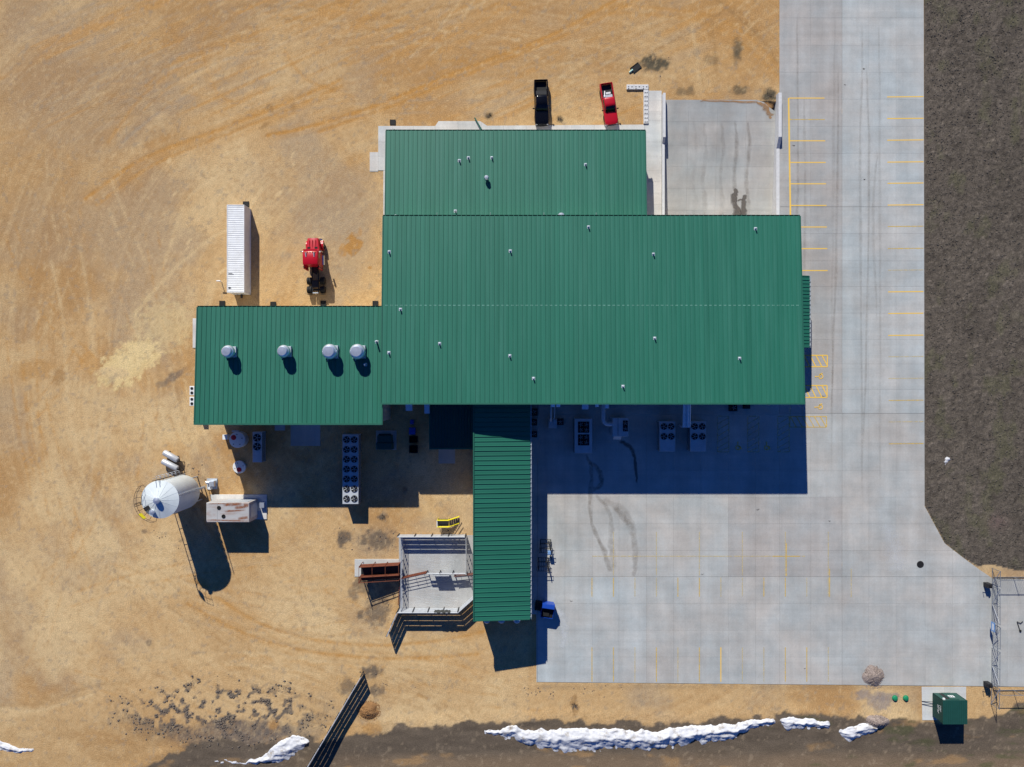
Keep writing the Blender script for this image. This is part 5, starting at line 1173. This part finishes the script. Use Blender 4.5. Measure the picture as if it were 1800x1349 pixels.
board_fence([(819, 939.5), (702, 939.5)], 1.8, B18, 'fence_metal', 'north board fence of the livestock pen beside the yellow stair', group=GF)
board_fence([(807, 1069), (702.5, 1069)], 2.1, [(.1, .64), (.71, 1.15), (1.23, 1.63), (1.71, 2.1)], 'fence_metal', 'south board fence of the livestock pen carrying a dark tarp', group=GF)
board_fence([(836, 1043), (807, 1069)], 2.1, [(.1, .64), (.71, 1.15), (1.23, 1.63), (1.71, 2.1)], 'fence_metal', 'diagonal board fence from the pen to the south wing', group=GF)
board_fence([(702, 1070), (684.5, 1110)], 2.1, [(.1, .64), (.71, 1.15), (1.23, 1.63), (1.71, 2.1)], 'fence_metal', 'slanting board fence wing leading out south-west from the pen', group=GF)
def pipe_fence(pts, h, rails, label, post_sp=1.6, mname='fence_metal', group=GF, vert=0, name='pipe_fence', r=.035):
    W = [P(*p)[:2] for p in pts]; c = np.mean(W, 0); root = empty(name, (c[0], c[1], 0), label, 'fence', group)
    for (ax, ay), (bx, by) in zip(W[:-1], W[1:]):
        L = hypot(bx - ax, by - ay); n = max(1, round(L / post_sp))
        for i in range(n + 1): x, y = ax + (bx - ax) * i / n, ay + (by - ay) * i / n; MB().tube((x, y, -.1), (x, y, h + .05), r * 1.5, 8).build('post', M[mname], root)
        for k_ in range(rails): z = h * (k_ + 1) / rails; MB().tube((ax, ay, z), (bx, by, z), r, 6).build('rail', M[mname], root)
        for i in range(vert): t = (i + .5) / vert; MB().tube((ax + (bx - ax) * t, ay + (by - ay) * t, .2), (ax + (bx - ax) * t, ay + (by - ay) * t, h), r * .7, 5).build('picket', M[mname], root)
    return root
pipe_fence([(708, 941), (708, 1068)], 1.8, 5, 'west pipe-rail fence of the pen with tall open rails', 1.7)
pipe_fence([(820.5, 942), (820.5, 1004)], 1.8, 5, 'east pipe-rail fence of the pen next to the south wing', 1.7)
board_fence([(820, 1004), (752, 1004)], 1.5, [(.95, 1.2), (1.3, 1.5)], 'fence_metal', 'white gate fence across the middle of the pen', group=GF, post_sp=2.0)
pipe_fence([(752, 1003), (706, 1013)], 1.5, 5, 'rusty pipe gate slanting across the pen entrance', 3.7, 'rust', GF, 3, 'pipe_gate')
pipe_fence([(834, 1006), (800, 1009)], 1.4, 4, 'rusty pipe gate at the pen middle beside the south wing', 2.6, 'rust', GF, 2, 'pipe_gate')
o = MB().obox(P(777, 1007)[:2], (1, 0), 2.3, .06, .3, 1.75).build('solid_panel', M['fence_metal'], None, P(777, 1007)); tag(o, 'solid white panel standing in the middle fence of the pen', 'panel')
# tarp over the south fence
tp = MB(); nx_, ny_ = 14, 8
for i in range(nx_ + 1):
    for j in range(ny_ + 1):
        x = PX(763, 2.2) + (PX(791, 2.2) - PX(763, 2.2)) * i / nx_; t = j / ny_; s = (t - .45) * 1.7
        y = PY(1069, 0) + (0.03 if s > 0 else .02) + math.copysign(min(abs(s), .16), s) + .04 * sin(i * 1.7 + j); z = 2.2 - max(0, abs(s) - .14) * .95 + .04 * sin(i * 1.3) * cos(j * 1.1)
        tp.v.append((x + .06 * sin(j * 2.1), y, z)); tp.a.append(1)
for i in range(nx_):
    for j in range(ny_): a = i * (ny_ + 1) + j; tp.f.append((a, a + 1, a + ny_ + 2, a + ny_ + 1)); tp.m.append(0)
tag(tp.build('tarp', M['tarp'], None, P(777, 1069), smooth=True), 'dark crumpled tarp hung over the pen south fence', 'tarp')
# long weathered fence, lower left
board_fence([(639.5, 1181), (611, 1229), (583, 1277), (554, 1325), (525, 1374)], 1.95, [(.12, .5), (.58, .95), (1.03, 1.4), (1.48, 1.92)], 'fence_dark', 'long weathered board windbreak fence running diagonally to the bottom edge', post_sp=2.3, z0f=True)
# rusty loading chute on its pad
slab_thing('concrete_pad', 623.5, 983, 702, 1014, .05, 'white concrete pad under the rusty loading chute', 'concrete_light')
c = empty('loading_chute', P(664, 1003), 'rusty steel livestock loading chute on a white pad west of the pen', 'loading chute')
xa, xb = PX(633, 2), PX(703, .5); yN, yS = PY(992, 1), PY(1009.5, 1)
def zr(x): return .25 + (xb - x) / (xb - xa) * 1.15
for nm, yy in (('side_wall', yN), ('side_wall', yS)):
    mb = MB()
    for i, (b0, b1) in enumerate(((.0, .5), (.6, .95), (1.08, 1.3))): mb.add([(xa, yy - .03, zr(xa) + b0 - .2), (xb, yy - .03, zr(xb) + b0 - .2), (xb, yy - .03, zr(xb) + b1), (xa, yy - .03, zr(xa) + b1), (xa, yy + .03, zr(xa) + b0 - .2), (xb, yy + .03, zr(xb) + b0 - .2), (xb, yy + .03, zr(xb) + b1), (xa, yy + .03, zr(xa) + b1)], [(0, 1, 2, 3), (7, 6, 5, 4), (3, 2, 6, 7), (0, 4, 5, 1), (1, 5, 6, 2), (0, 3, 7, 4)])
    mb.build(nm, M['rust'], c)
mb = MB(); mb.add([(xa, yS, zr(xa) - .12), (xb, yS, zr(xb) - .12), (xb, yN, zr(xb) - .12), (xa, yN, zr(xa) - .12), (xa, yS, zr(xa)), (xb, yS, zr(xb)), (xb, yN, zr(xb)), (xa, yN, zr(xa))], [(3, 2, 1, 0), (4, 5, 6, 7), (0, 1, 5, 4), (1, 2, 6, 5), (2, 3, 7, 6), (3, 0, 4, 7)]); mb.build('ramp_floor', M['steel_dark'], c)
cw = yS - .75
mb = MB(); mb.add([(xa, cw, zr(xa) + .2), (xb, cw, zr(xb) + .05), (xb, yS - .1, zr(xb) + .05), (xa, yS - .1, zr(xa) + .2), (xa, cw, zr(xa) + .28), (xb, cw, zr(xb) + .12), (xb, yS - .1, zr(xb) + .12), (xa, yS - .1, zr(xa) + .28)], [(3, 2, 1, 0), (4, 5, 6, 7), (0, 1, 5, 4), (1, 2, 6, 5), (2, 3, 7, 6), (3, 0, 4, 7)]); mb.build('catwalk', M['rust'], c)
for t in (0, .33, .66, 1):
    x = xa + (xb - xa) * t
    for yy in (yN + .08, yS - .08, cw): MB().tube((x, yy, 0), (x, yy, zr(x) + 1.4), .045, 8).build('post', M['rust'], c)
    MB().tube((x, yN, zr(x) + 1.4), (x, yS, zr(x) + 1.4), .035, 6).build('cross_bar', M['rust'], c)
for yy, dz_ in ((yN, 1.42), (yS, 1.42), (cw, 1.3), (cw, .8)): MB().tube((xa, yy, zr(xa) + dz_), (xb, yy, zr(xb) + dz_), .045, 8).build('top_rail', M['rust'], c)
mb = MB()
for s in (0, .5): mb.tube((xa - .15, cw + s, 0), (xa - .05, cw + s, zr(xa) + 1.7), .035, 6)
for q in range(8): mb.tube((xa - .12, cw, .3 + q * .33), (xa - .12, cw + .5, .3 + q * .33), .022, 5)
mb.build('ladder', M['rust'], c)
mb = MB()
for s in (0, .35): mb.tube((PX(703, .4), PY(1013, .4) - 3.4 * 0 - s, .3), (PX(700.5), PY(1062) - s * .2, .25 + s * .4), .06, 8)
mb.build('guide_rail', M['rust'], c)
# yellow stair platform
st = empty('stair_platform', P(784, 917), 'yellow-railed steel stair platform north of the livestock pen', 'stairs'); zp = 1.05
x0, x1, y0, y1 = PX(769, 1), PX(789, 1), PY(925, 1), PY(912.5, 1)
MB().box(x0, y0, zp - .06, x1, y1, zp).build('deck', M['steel_dark'], st)
for x in (x0 + .04, x1 - .04):
    for y in (y0 + .04, y1 - .04): MB().tube((x, y, 0), (x, y, zp + 1.0), .04, 8).build('post', M['yellow'], st)
for yy in (y0 + .04, y1 - .04):
    for z in (zp + .55, zp + 1.0): MB().tube((x0, yy, z), (x1, yy, z), .05, 8).build('handrail', M['yellow'], st)
    for k_ in range(2): z = zp + .55 + .45 * k_; MB().tube((x1, yy, z), (x1 + 1.45, yy + .35, z - 1.0 + .1), .05, 8).build('stair_rail', M['yellow'], st)
for z in (zp + .55, zp + 1.0): MB().tube((x0 + .04, y0, z), (x0 + .04, y1, z), .05, 8).build('handrail', M['white'], st)
for k_ in range(5): MB().box(x1 + .05 + k_ * .28, y0 + .08, zp - .2 * (k_ + 1) - .04, x1 + .3 + k_ * .28, y1 - .08, zp - .2 * (k_ + 1)).build('tread', M['steel_dark'], st)

# ------------------------------------------------------------------ dumpster and carts
d = empty('dumpster', P(962, 1072), 'blue hooded steel dumpster beside the south wing east wall', 'dumpster', rz=radians(-8), local=True); d.location = (PX(962.5, 1), PY(1071, 1), 0)
def rgd(hw, yb, yf, z): return [(-hw, yb, z), (hw, yb, z), (hw, yf, z), (-hw, yf, z)]
bx = MB()
bx.loft([rgd(.78, -.95, .85, .12), rgd(.85, -1.15, .9, 1.35)]); bx.build('body', M['blue'], d)
bx = MB(); bx.box(-.87, .72, 1.352, .87, .95, 1.95); bx.loft([[(-.87, .3, 1.9), (.87, .3, 1.9), (.87, .95, 1.9), (-.87, .95, 1.9)], [(-.82, .38, 2.05), (.82, .38, 2.05), (.82, .9, 2.0), (-.82, .9, 2.0)]]); bx.build('hood', M['blue'], d)
for s in (-1, 1): MB().add([(s * .86, .72, 1.352), (s * .86, -1.1, 1.352), (s * .86, .3, 1.9), (s * .86, .72, 1.9), (s * .83, .72, 1.352), (s * .83, -1.1, 1.352), (s * .83, .3, 1.9), (s * .83, .72, 1.9)], [(0, 1, 2, 3), (7, 6, 5, 4), (1, 5, 6, 2), (0, 4, 5, 1)]).build('side_plate', M['blue'], d)
MB().box(-.8, -1.05, 1.353, .8, .7, 1.36).build('opening', M['fan_dark'], d); MB().cham(-.6, -.9, 1.36, .3, -.3, 1.52, .05).build('trash', M['black'], d); MB().cham(-1.75, -.4, .05, -.9, .75, 1.0, .04).build('power_pack', M['black'], d)
for s in (-1, 1): MB().box(s * .88, -.7, .6, s * .98, .6, .8).build('fork_pocket', M['blue'], d)
def rack(px, py, label, blue):
    x, y, _ = P(px, py, .8); r = empty('rack_cart', (x, y, 0), label, 'cart', 'black wire rack carts'); rr = random.Random(int(px))
    for i, (z, dy, wx) in enumerate(((.35, .75, .75), (.8, .25, .85), (1.15, -.35, .95))):
        fr = MB()
        for yy in (dy - .28, dy + .28): fr.tube((x - wx, y + yy, z), (x + wx, y + yy, z), .035, 6)
        for k_ in range(7): xx = x - wx + 2 * wx * k_ / 6; fr.tube((xx, y + dy - .28, z), (xx, y + dy + .28, z), .022, 5)
        fr.build('shelf', M['black'], r)
    for sx_ in (-.7, .7): MB().tube((x + sx_, y + .85, .1), (x + sx_, y - .5, 1.25), .045, 6).build('side_bar', M['black'], r); MB().tube((x + sx_, y - .5, .1), (x + sx_, y - .5, 1.25), .045, 6).build('upright', M['black'], r)
    for sx_ in (-.7, .7):
        for yy in (-.5, .85): MB().tube((x + sx_ - .04, y + yy, .1), (x + sx_ + .04, y + yy, .1), .1, 10).build('wheel', M['black'], r)
    MB().tube((x + .4, y + .9, .5), (x + .75, y - 1.0, 1.1), .06, 8).build('handle', M['black'], r)
    if blue: MB().cham(x + .25, y - .9, .7, x + .7, y - .4, 1.2, .04).build('motor_box', M['sign'], r); MB().tube((x + .6, y - .9, .9), (x + .85, y - 1.75, .4), .06, 8).build('drawbar', M['black'], r)
rack(959.5, 963, 'black wire rack cart with a small blue box and drawbar', True); rack(955.5, 995, 'black wire rack cart half in shade, the southern one', False)

# ------------------------------------------------------------------ green shed
h = 2.55; x0, x1, y0, y1 = PX(1658, h), PX(1700, h), PY(1273, h), PY(1232, h)
s = empty('metal_shed', ((x0 + x1) / 2, (y0 + y1) / 2, 0), 'small dark green ribbed metal shed with white lettering by the gate', 'shed')
mb = MB()
def ribwall(ax, ay, bx, by, horiz):
    L = hypot(bx - ax, by - ay); d = ((bx - ax) / L, (by - ay) / L); nx, ny = d[1], -d[0]
    if horiz:
        n = 12
        for i in range(n):
            z0 = .12 + (h - .2) * i / n; z1 = .12 + (h - .2) * (i + .72) / n
            mb.add([(ax, ay, z0), (bx, by, z0), (bx + nx * .04, by + ny * .04, z0 + .03), (ax + nx * .04, ay + ny * .04, z0 + .03), (ax + nx * .04, ay + ny * .04, z1), (bx + nx * .04, by + ny * .04, z1)], [(0, 1, 2, 3), (3, 2, 5, 4)])
    mb.prism([(ax, ay), (bx, by), (bx - nx * .05, by - ny * .05), (ax - nx * .05, ay - ny * .05)], .1, h - .05)
ribwall(x0, y1, x0, y0, True); ribwall(x0, y0, x1, y0, True); ribwall(x1, y0, x1, y1, True); ribwall(x1, y1, x0, y1, False); mb.build('wall', M['dark_green'], s)
mb = MB(); mb.box(x0 - .05, y0 - .05, h - .05, x1 + .05, y1 + .05, h)
mb.build('roof', M['dark_green'], s); mb = MB()
for i in range(11): xx = x0 + (x1 - x0) * (i + .5) / 11; mb.box(xx - .03, y0 - .04, h + .001, xx + .03, y1 + .04, h + .035)
mb.build('roof_rib', M['dark_green'], s)
dr = MB().box(x0 + 1.2, y1 + .003, .15, x0 + 2.4, y1 + .05, 2.25).build('door', M['dark_green'], s); MB().box(x0 + .75, y1 + .003, .3, x0 + 1.15, y1 + .03, 2.1).build('louvre', M['steel_dark'], s)
MB().box(x0 + 1.5, y1 + .053, 1.0, x0 + 2.25, y1 + .058, 1.6).build('notice', M['white'], s)
for k_ in range(2): MB().box(x0 + 1.6 + .32 * k_, y1 + .059, 1.15, x0 + 1.8 + .32 * k_, y1 + .062, 1.45).build('notice_mark', M['steel_dark'], s)
MB().box(x0 + .15, y1 + .003, 2.1, x0 + .4, y1 + .2, 2.35).build('wall_lamp', M['white'], s)
lt = MB(); rr = random.Random(3)
for row, (zz, n) in enumerate(((1.75, 3), (1.25, 4))):
    for k_ in range(n):
        yy = (y0 + y1) / 2 + .62 - k_ * .3 - row * .12
        lt.box(x0 - .052, yy - .05, zz, x0 - .045, yy, zz + .36); lt.box(x0 - .052, yy - .2, zz + .28, x0 - .045, yy - .052, zz + .36)
        if (k_ + row) % 2: lt.box(x0 - .052, yy - .2, zz + .02, x0 - .045, yy - .15, zz + .27)
lt.build('lettering', M['white'], s)
for dy in (0, .42): MB().tube((PX(1620), PY(1232.5) - dy, .08), (x0 - .05, PY(1232.5) - dy, .3), .035, 6).build('conduit', M['steel_dark'], s)
# domes, manhole, piles
for px, lb in ((1573, 'green domed riser lid on the sand, the left one of two'), (1592, 'green domed riser lid on the sand, nearer the green shed')):
    x, y, _ = P(px, 1227.5); r = empty('riser_lid', (x, y, 0), lb, 'lid', 'green domed riser lids'); smooth_auto(MB().lathe((x, y, 0), [(.36, -.05), (.36, .12), (.3, .22), (.15, .27), (.02, .28)], 20).build('dome', M['greendome'], r)); MB().lathe((x, y, 0), [(.42, -.05), (.42, .04), (.37, .05)], 20).build('collar', M['greendome'], r)
x, y, _ = P(1617.5, 992.5); r = empty('manhole', (x, y, 0), 'round black manhole cover in the concrete apron', 'manhole'); MB().lathe((x, y, .041), [(.42, 0), (.42, .006), (.4, .008)], 24).build('cover', M['black'], r); MB().lathe((x, y, .041), [(.5, 0), (.5, .004), (.43, .0045)], 24).build('frame', M['steel_dark'], r)
def pile(px, py, rx, ry, h, label, seed, mname='rubble', z=0.0):
    x, y, _ = P(px, py); mb = MB(); n, m_ = 40, 14
    for i in range(m_ + 1):
        for k_ in range(n):
            t = i / m_; a = 2 * pi * k_ / n; ra = 1 + .18 * (float(vn(np.array(cos(a) * 2 + 5), np.array(sin(a) * 2 + 5), seed)) - .5) * 2
            zz = h * (1 - t ** 1.3) + .12 * (float(vn(np.array(cos(a) * t * 6), np.array(sin(a) * t * 6), seed + 4)) - .5) * (1 - t)
            mb.v.append((x + cos(a) * t * rx * ra, y + sin(a) * t * ry * ra, z + zz - .03)); mb.a.append(1)
    for i in range(m_):
        for k_ in range(n): j = (k_ + 1) % n; mb.f.append((i * n + k_, (i + 1) * n + k_, (i + 1) * n + j, i * n + j)); mb.m.append(0)
    st_ = random.Random(seed)
    for q in range(700):
        a = st_.uniform(0, 2 * pi); t = st_.random() ** .5 * 1.25; zz = h * max(0, (1 - t ** 1.3)); r0 = st_.uniform(.03, .075); cx, cy, cz = x + cos(a) * t * rx, y + sin(a) * t * ry, z + zz
        mb.add([(cx + r0, cy, cz), (cx, cy + r0, cz), (cx - r0, cy, cz), (cx, cy - r0, cz), (cx, cy, cz + r0), (cx, cy, cz - r0)], [(0, 1, 4), (1, 2, 4), (2, 3, 4), (3, 0, 4), (1, 0, 5), (2, 1, 5), (3, 2, 5), (0, 3, 5)])
    return tag(mb.build('gravel_pile', M[mname], None, (x, y, 0)), label, 'gravel pile', 'loose gravel piles')
pile(1535, 1188, 1.6, 1.5, .6, 'round grey gravel pile at the edge of the concrete apron', 3); pile(1541, 1268, 1.9, 1.1, .9, 'grey gravel heap spilling toward the snow patch', 8, z=-.1)
pile(648, 1250, 1.4, 1.2, .55, 'yellow sand heap beside the diagonal board fence', 12, 'mud')

# ------------------------------------------------------------------ chain-link gates at right
def chain(pts, h, label, brace=True, mesh=.32, post_sp=2.6, name='chain_link_fence', cat='fence', wheels=False):
    W = [P(*p)[:2] for p in pts]; (ax, ay), (bx, by) = W; L = hypot(bx - ax, by - ay); d = ((bx - ax) / L, (by - ay) / L); root = empty(name, ((ax + bx) / 2, (ay + by) / 2, 0), label, cat)
    n = max(1, round(L / post_sp)); z0 = .1
    for i in range(n + 1): x, y = ax + d[0] * L * i / n, ay + d[1] * L * i / n; MB().tube((x, y, -.2), (x, y, h + .08), .04, 8).build('post', M['steel_grey'], root)
    for z in (z0, h): MB().tube((ax, ay, z), (bx, by, z), .04, 6).build('rail', M['steel_grey'], root)
    if brace:
        for i in range(n):
            a, b_ = (i, i + 1) if i % 2 else (i + 1, i); MB().tube((ax + d[0] * L * a / n, ay + d[1] * L * a / n, z0), (ax + d[0] * L * b_ / n, ay + d[1] * L * b_ / n, h), .04, 6).build('brace', M['fence_metal'], root)
    wm = MB(); hh = h - z0; u = -hh
    while u < L:
        for sg in (1, -1):
            t0, t1 = max(u, 0), min(u + hh, L)
            if t1 > t0:
                za, zb_ = (z0 + (t0 - u), z0 + (t1 - u)) if sg > 0 else (h - (t0 - u), h - (t1 - u)); wm.tube((ax + d[0] * t0, ay + d[1] * t0, za), (ax + d[0] * t1, ay + d[1] * t1, zb_), .006, 3, cap=False)
        u += mesh
    w_ = wm.build('wire_mesh', M['steel_dark'], root); w_['kind'] = 'stuff'; return root
chain([(1743.5, 999), (1743.5, 1026)], 1.75, 'short chain-link fence piece at the north end of the gate line', True)
chain([(1743, 1030), (1743, 1091)], 1.75, 'northern chain-link gate leaf with diagonal braces', True, name='chain_link_gate', cat='gate'); chain([(1743, 1139), (1742.5, 1198)], 1.75, 'southern chain-link gate leaf with diagonal braces', True, name='chain_link_gate', cat='gate')
chain([(1745, 1097), (1744.5, 1134)], 1.6, 'narrow open chain-link leaf with a blue sign between the two gates', True, name='chain_link_gate', cat='gate', mesh=.34)
chain([(1742.5, 1202), (1741.5, 1237)], 1.75, 'chain-link fence piece south of the gates on the sand', True)
chain([(1746, 1014.5), (1850, 1014.5)], 1.75, 'chain-link fence running east along the north side of the gate road', False); chain([(1746, 1213), (1850, 1213)], 1.75, 'chain-link fence running east along the south side of the gate road', False)
x, y, _ = P(1746.5, 1103, 1.3); sg = empty('sign', (x, y, 0), 'pale blue rectangular sign hung on the gate', 'sign'); MB().obox((x + .03, y), (.0, 1), 1.3, .03, .75, 1.55).build('board', M['sign'], sg); MB().obox((x + .01, y), (0, 1), .9, .012, 1.0, 1.3).build('white_panel', M['white'], sg)
for py, lb in ((1030, 'dark gate operator box with arm at the northern gate'), (1205, 'dark gate operator box with arm at the southern gate')):
    x, y, _ = P(1738.5, py, .8); r = empty('gate_operator', (x, y, 0), lb, 'gate operator', 'gate operators'); MB().cham(x - .3, y - .3, 0, x + .35, y + .3, 1.05, .05).build('cabinet', M['steel_dark'], r); MB().path([(x - .25, y, .9), (x - .75, y + .15, .9), (x - .55, y - .75, .8)], .035, 6).build('arm', M['black'], r); MB().box(x - .1, y - .1, 1.05, x + .12, y + .12, 1.3).build('motor', M['black'], r)
r = empty('hitch_bar', P(1790, 1100), 'bent dark steel bar lying on the gate road', 'bar'); MB().path([P(1788, 1093, .15), P(1793, 1109, .12)], .05, 6).build('bar', M['black'], r); MB().path([P(1788, 1093, .15), P(1794, 1096, .15), P(1798, 1092.5, .15)], .04, 6).build('hook', M['black'], r); MB().lathe(P(1793, 1109, .05), [(.15, 0), (.15, .12), (.05, .14)], 10).build('foot', M['black'], r)

# ------------------------------------------------------------------ snow
m, n_, b_, out = new_mat('snow'); geo = N(n_, 'ShaderNodeNewGeometry'); t1 = N(n_, 'ShaderNodeTexNoise', Scale=0.9, Detail=10.0, Roughness=.7); n_.links.new(geo.outputs['Position'], t1.inputs['Vector'])
r1 = N(n_, 'ShaderNodeMapRange'); r1.inputs[1].default_value = .53; r1.inputs[2].default_value = .68; n_.links.new(t1.outputs[0], r1.inputs[0]); mx = N(n_, 'ShaderNodeMix', data_type='RGBA'); n_.links.new(r1.outputs[0], mx.inputs[0]); mx.inputs[6].default_value = (.6, .61, .64, 1); mx.inputs[7].default_value = (.3, .26, .21, 1)
n_.links.new(mx.outputs[2], b_.inputs['Base Color']); b_.inputs['Roughness'].default_value = .7
bp = N(n_, 'ShaderNodeBump', Strength=.5, Distance=.12); t2 = N(n_, 'ShaderNodeTexNoise', Scale=2.5, Detail=6.0); n_.links.new(geo.outputs['Position'], t2.inputs['Vector']); n_.links.new(t2.outputs[0], bp.inputs['Height']); n_.links.new(bp.outputs[0], b_.inputs['Normal']); M['snow'] = m
def snow(top, bot, hs, crest, label, seed):
    x0 = max(top[0][0], bot[0][0]); x1 = min(top[-1][0], bot[-1][0]); n = max(8, int((x1 - x0) / 1.6)); mm = 22; xs = np.linspace(x0, x1, n)
    yt = np.interp(xs, *zip(*top)) + 11 * (fbm(xs / 11, xs * 0 + seed, 5, seed) - .5); yb = np.interp(xs, *zip(*bot)) + 15 * (fbm(xs / 9, xs * 0 + seed + 9, 5, seed) - .5)
    hh = np.interp(xs, np.linspace(x0, x1, len(hs)), hs); mb = MB()
    for i in range(n):
        taper = min(1, i / 4, (n - 1 - i) / 4)
        for j in range(mm):
            t = j / (mm - 1); cr = crest + .12 * (float(vn(np.array(xs[i] / 16), np.array(seed)), ) - .5)
            p = (.3 + .7 * (t / cr)) * sst(0, .05, t) if t < cr else (1 - ((t - cr) / (1 - cr)))
            y = yt[i] + (yb[i] - yt[i]) * t; z = float(gz(xs[i], y)); nz = .42 * (float(fbm(np.array(xs[i] / 13), np.array(y / 6), 6, seed + 3)) - .5)
            zz = z - .16 + (.72 * hh[i] * float(p) + nz * 1.15 + .1) * min(1, taper * 1.5) - .1 * (1 - taper)
            X_, Y_, _ = P(xs[i], y); mb.v.append((X_, Y_, zz)); mb.a.append(1)
    for i in range(n - 1):
        for j in range(mm - 1): a = i * mm + j; mb.f.append((a, a + 1, a + mm + 1, a + mm)); mb.m.append(0)
    c = P((x0 + x1) / 2, float(np.mean(yt + yb) / 2)); return tag(mb.build('snow_drift', M['snow'], None, c, smooth=True), label, 'snow', 'leftover snow')
snow([(850, 1287), (900, 1276), (930, 1285), (1000, 1279), (1100, 1283), (1160, 1285), (1195, 1277), (1290, 1272), (1335, 1265), (1366, 1265)], [(850, 1290), (905, 1302), (945, 1318), (985, 1324), (1080, 1319), (1160, 1319), (1220, 1308), (1285, 1303), (1330, 1280), (1366, 1275)], [.3, .75, 1.0, 1.05, 1.0, 1.0, .85, .4], .4, 'long white snow drift along the ditch south of the concrete apron', 3)
snow([(1368, 1264), (1388, 1259), (1420, 1264), (1462, 1269)], [(1368, 1272), (1385, 1284), (1420, 1281), (1462, 1280)], [.4, .65, .6, .35], .4, 'short snow patch right of the long drift', 6)
snow([(1472, 1283), (1500, 1276), (1525, 1270), (1545, 1276)], [(1472, 1289), (1490, 1306), (1515, 1298), (1545, 1284)], [.35, .65, .75, .6], .4, 'dirty snow patch beside the gravel heap', 9)
snow([(370, 1336), (420, 1340), (462, 1330), (490, 1304), (525, 1290), (546, 1300)], [(370, 1342), (420, 1349), (490, 1342), (520, 1328), (540, 1312), (546, 1306)], [.12, .15, .35, .65, .75, .45], .5, 'snow patch at the bottom edge left of the diagonal fence', 12)
snow([(-10, 1296), (15, 1306), (35, 1316), (64, 1317)], [(-10, 1314), (15, 1324), (35, 1326), (64, 1323)], [.5, .5, .4, .2], .4, 'small snow remnant at the far left bottom edge', 15)
snow([(1653, 814), (1662, 806), (1668, 802), (1674, 806)], [(1653, 818), (1662, 817), (1668, 813), (1674, 809)], [.15, .3, .3, .15], .5, 'small lone snow patch on the dark field', 18)
snow([(846, 1283), (853, 1281), (860, 1287)], [(846, 1289), (853, 1293), (860, 1291)], [.1, .25, .1], .5, 'tiny snow lump just left of the long drift', 21)

# ------------------------------------------------------------------ stuff: clods and field stubble
def scatter(name, pts, r0, r1, m, label, cat, flat=.7, seed=1):
    n = len(pts); rg = np.random.default_rng(seed); pts = np.asarray(pts); r = r0 * .6 + (r1 * 1.3 - r0 * .6) * rg.random(n) ** 3
    base = np.array([(1, 0, 0), (0, 1, 0), (-1, 0, 0), (0, -1, 0), (0, 0, 1), (0, 0, -.4)], float)
    an = rg.uniform(0, 2 * pi, n); st = rg.uniform(.7, 1.6, n)
    V = np.zeros((n, 6, 3))
    bx_ = base[None, :, 0] * st[:, None]; by_ = base[None, :, 1] / st[:, None]
    V[..., 0] = (bx_ * np.cos(an)[:, None] - by_ * np.sin(an)[:, None]) * r[:, None] + pts[:, None, 0]; V[..., 1] = (bx_ * np.sin(an)[:, None] + by_ * np.cos(an)[:, None]) * r[:, None] + pts[:, None, 1]; V[..., 2] = base[None, :, 2] * r[:, None] * flat + pts[:, None, 2]
    F = np.array([(0, 1, 4), (1, 2, 4), (2, 3, 4), (3, 0, 4), (1, 0, 5), (2, 1, 5), (3, 2, 5), (0, 3, 5)]); Q = (F[None] + (np.arange(n) * 6)[:, None, None]).reshape(-1, 3)
    me = bpy.data.meshes.new(name); me.vertices.add(n * 6); me.vertices.foreach_set('co', V.ravel()); me.loops.add(len(Q) * 3); me.loops.foreach_set('vertex_index', Q.ravel().astype(np.int32)); me.polygons.add(len(Q)); me.polygons.foreach_set('loop_start', np.arange(0, len(Q) * 3, 3, dtype=np.int32)); me.update(calc_edges=True)
    me.materials.append(m); o = bpy.data.objects.new(name, me); COL.objects.link(o); return tag(o, label, cat, kind='stuff')
def pick(n, x0, x1, y0, y1, dens, seed):
    rg = np.random.default_rng(seed); px = rg.uniform(x0, x1, n); py = rg.uniform(y0, y1, n); k_ = rg.random(n) < dens(px, py); px, py = px[k_], py[k_]
    return np.stack([(px - 900) * .08, (674.5 - py) * .08, gz(px, py)], 1)
def dn(px, py):
    reg = sst(1.2, .4, np.hypot((px - 390) / 195, (py - 1250) / 62)); return reg * sst(.5, .66, fbm(px / 9, py / 9, 4, 120) + .22 * (fbm(px / 46, py / 30, 3, 121) - .5) + .0012 * (py - 1250))
scatter('soil_clods', pick(17000, 190, 600, 1185, 1320, dn, 4), .04, .16, M['clod'], 'dark soil clods scattered over the sand at lower left', 'soil clods', seed=5)
def dn2(px, py):
    d = 0
    for cx, cy, rx, ry in ((655, 950, 60, 40), (650, 1075, 40, 40), (605, 945, 18, 22), (650, 1195, 50, 30), (300, 940, 60, 30), (750, 1215, 30, 20), (320, 830, 50, 30), (1005, 1215, 160, 16), (760, 925, 60, 14), (1150, 112, 50, 25)): d = np.maximum(d, sst(1.1, .2, np.hypot((px - cx) / rx, (py - cy) / ry)))
    return d * sst(.5, .7, fbm(px / 10, py / 10, 3, 201))
scatter('loose_stones', pick(60000, 230, 1200, 90, 1240, dn2, 6), .04, .11, M['clod'], 'loose dark stones and clods round the corral and silo', 'stones', seed=7)
rg = np.random.default_rng(11); fx = rg.uniform(1629, 1812, 26000); fy = rg.uniform(-12, 1000, 26000); ok = inpoly(fx, fy, FIELD) & (pdist(fx, fy, FIELD[1:9]) > 3); fx, fy = fx[ok], fy[ok]
M['stub_a'] = mat('field_clods', C(98, 92, 84), rough=.95, var=.45, scale=5.0)
scatter('field_clods', np.stack([(fx - 900) * .08, (674.5 - fy) * .08, 0.02 + .06 * rg.random(len(fx))], 1), .03, .085, M['stub_a'], 'grey brown clods and stubble covering the bare field', 'field clods', seed=9)
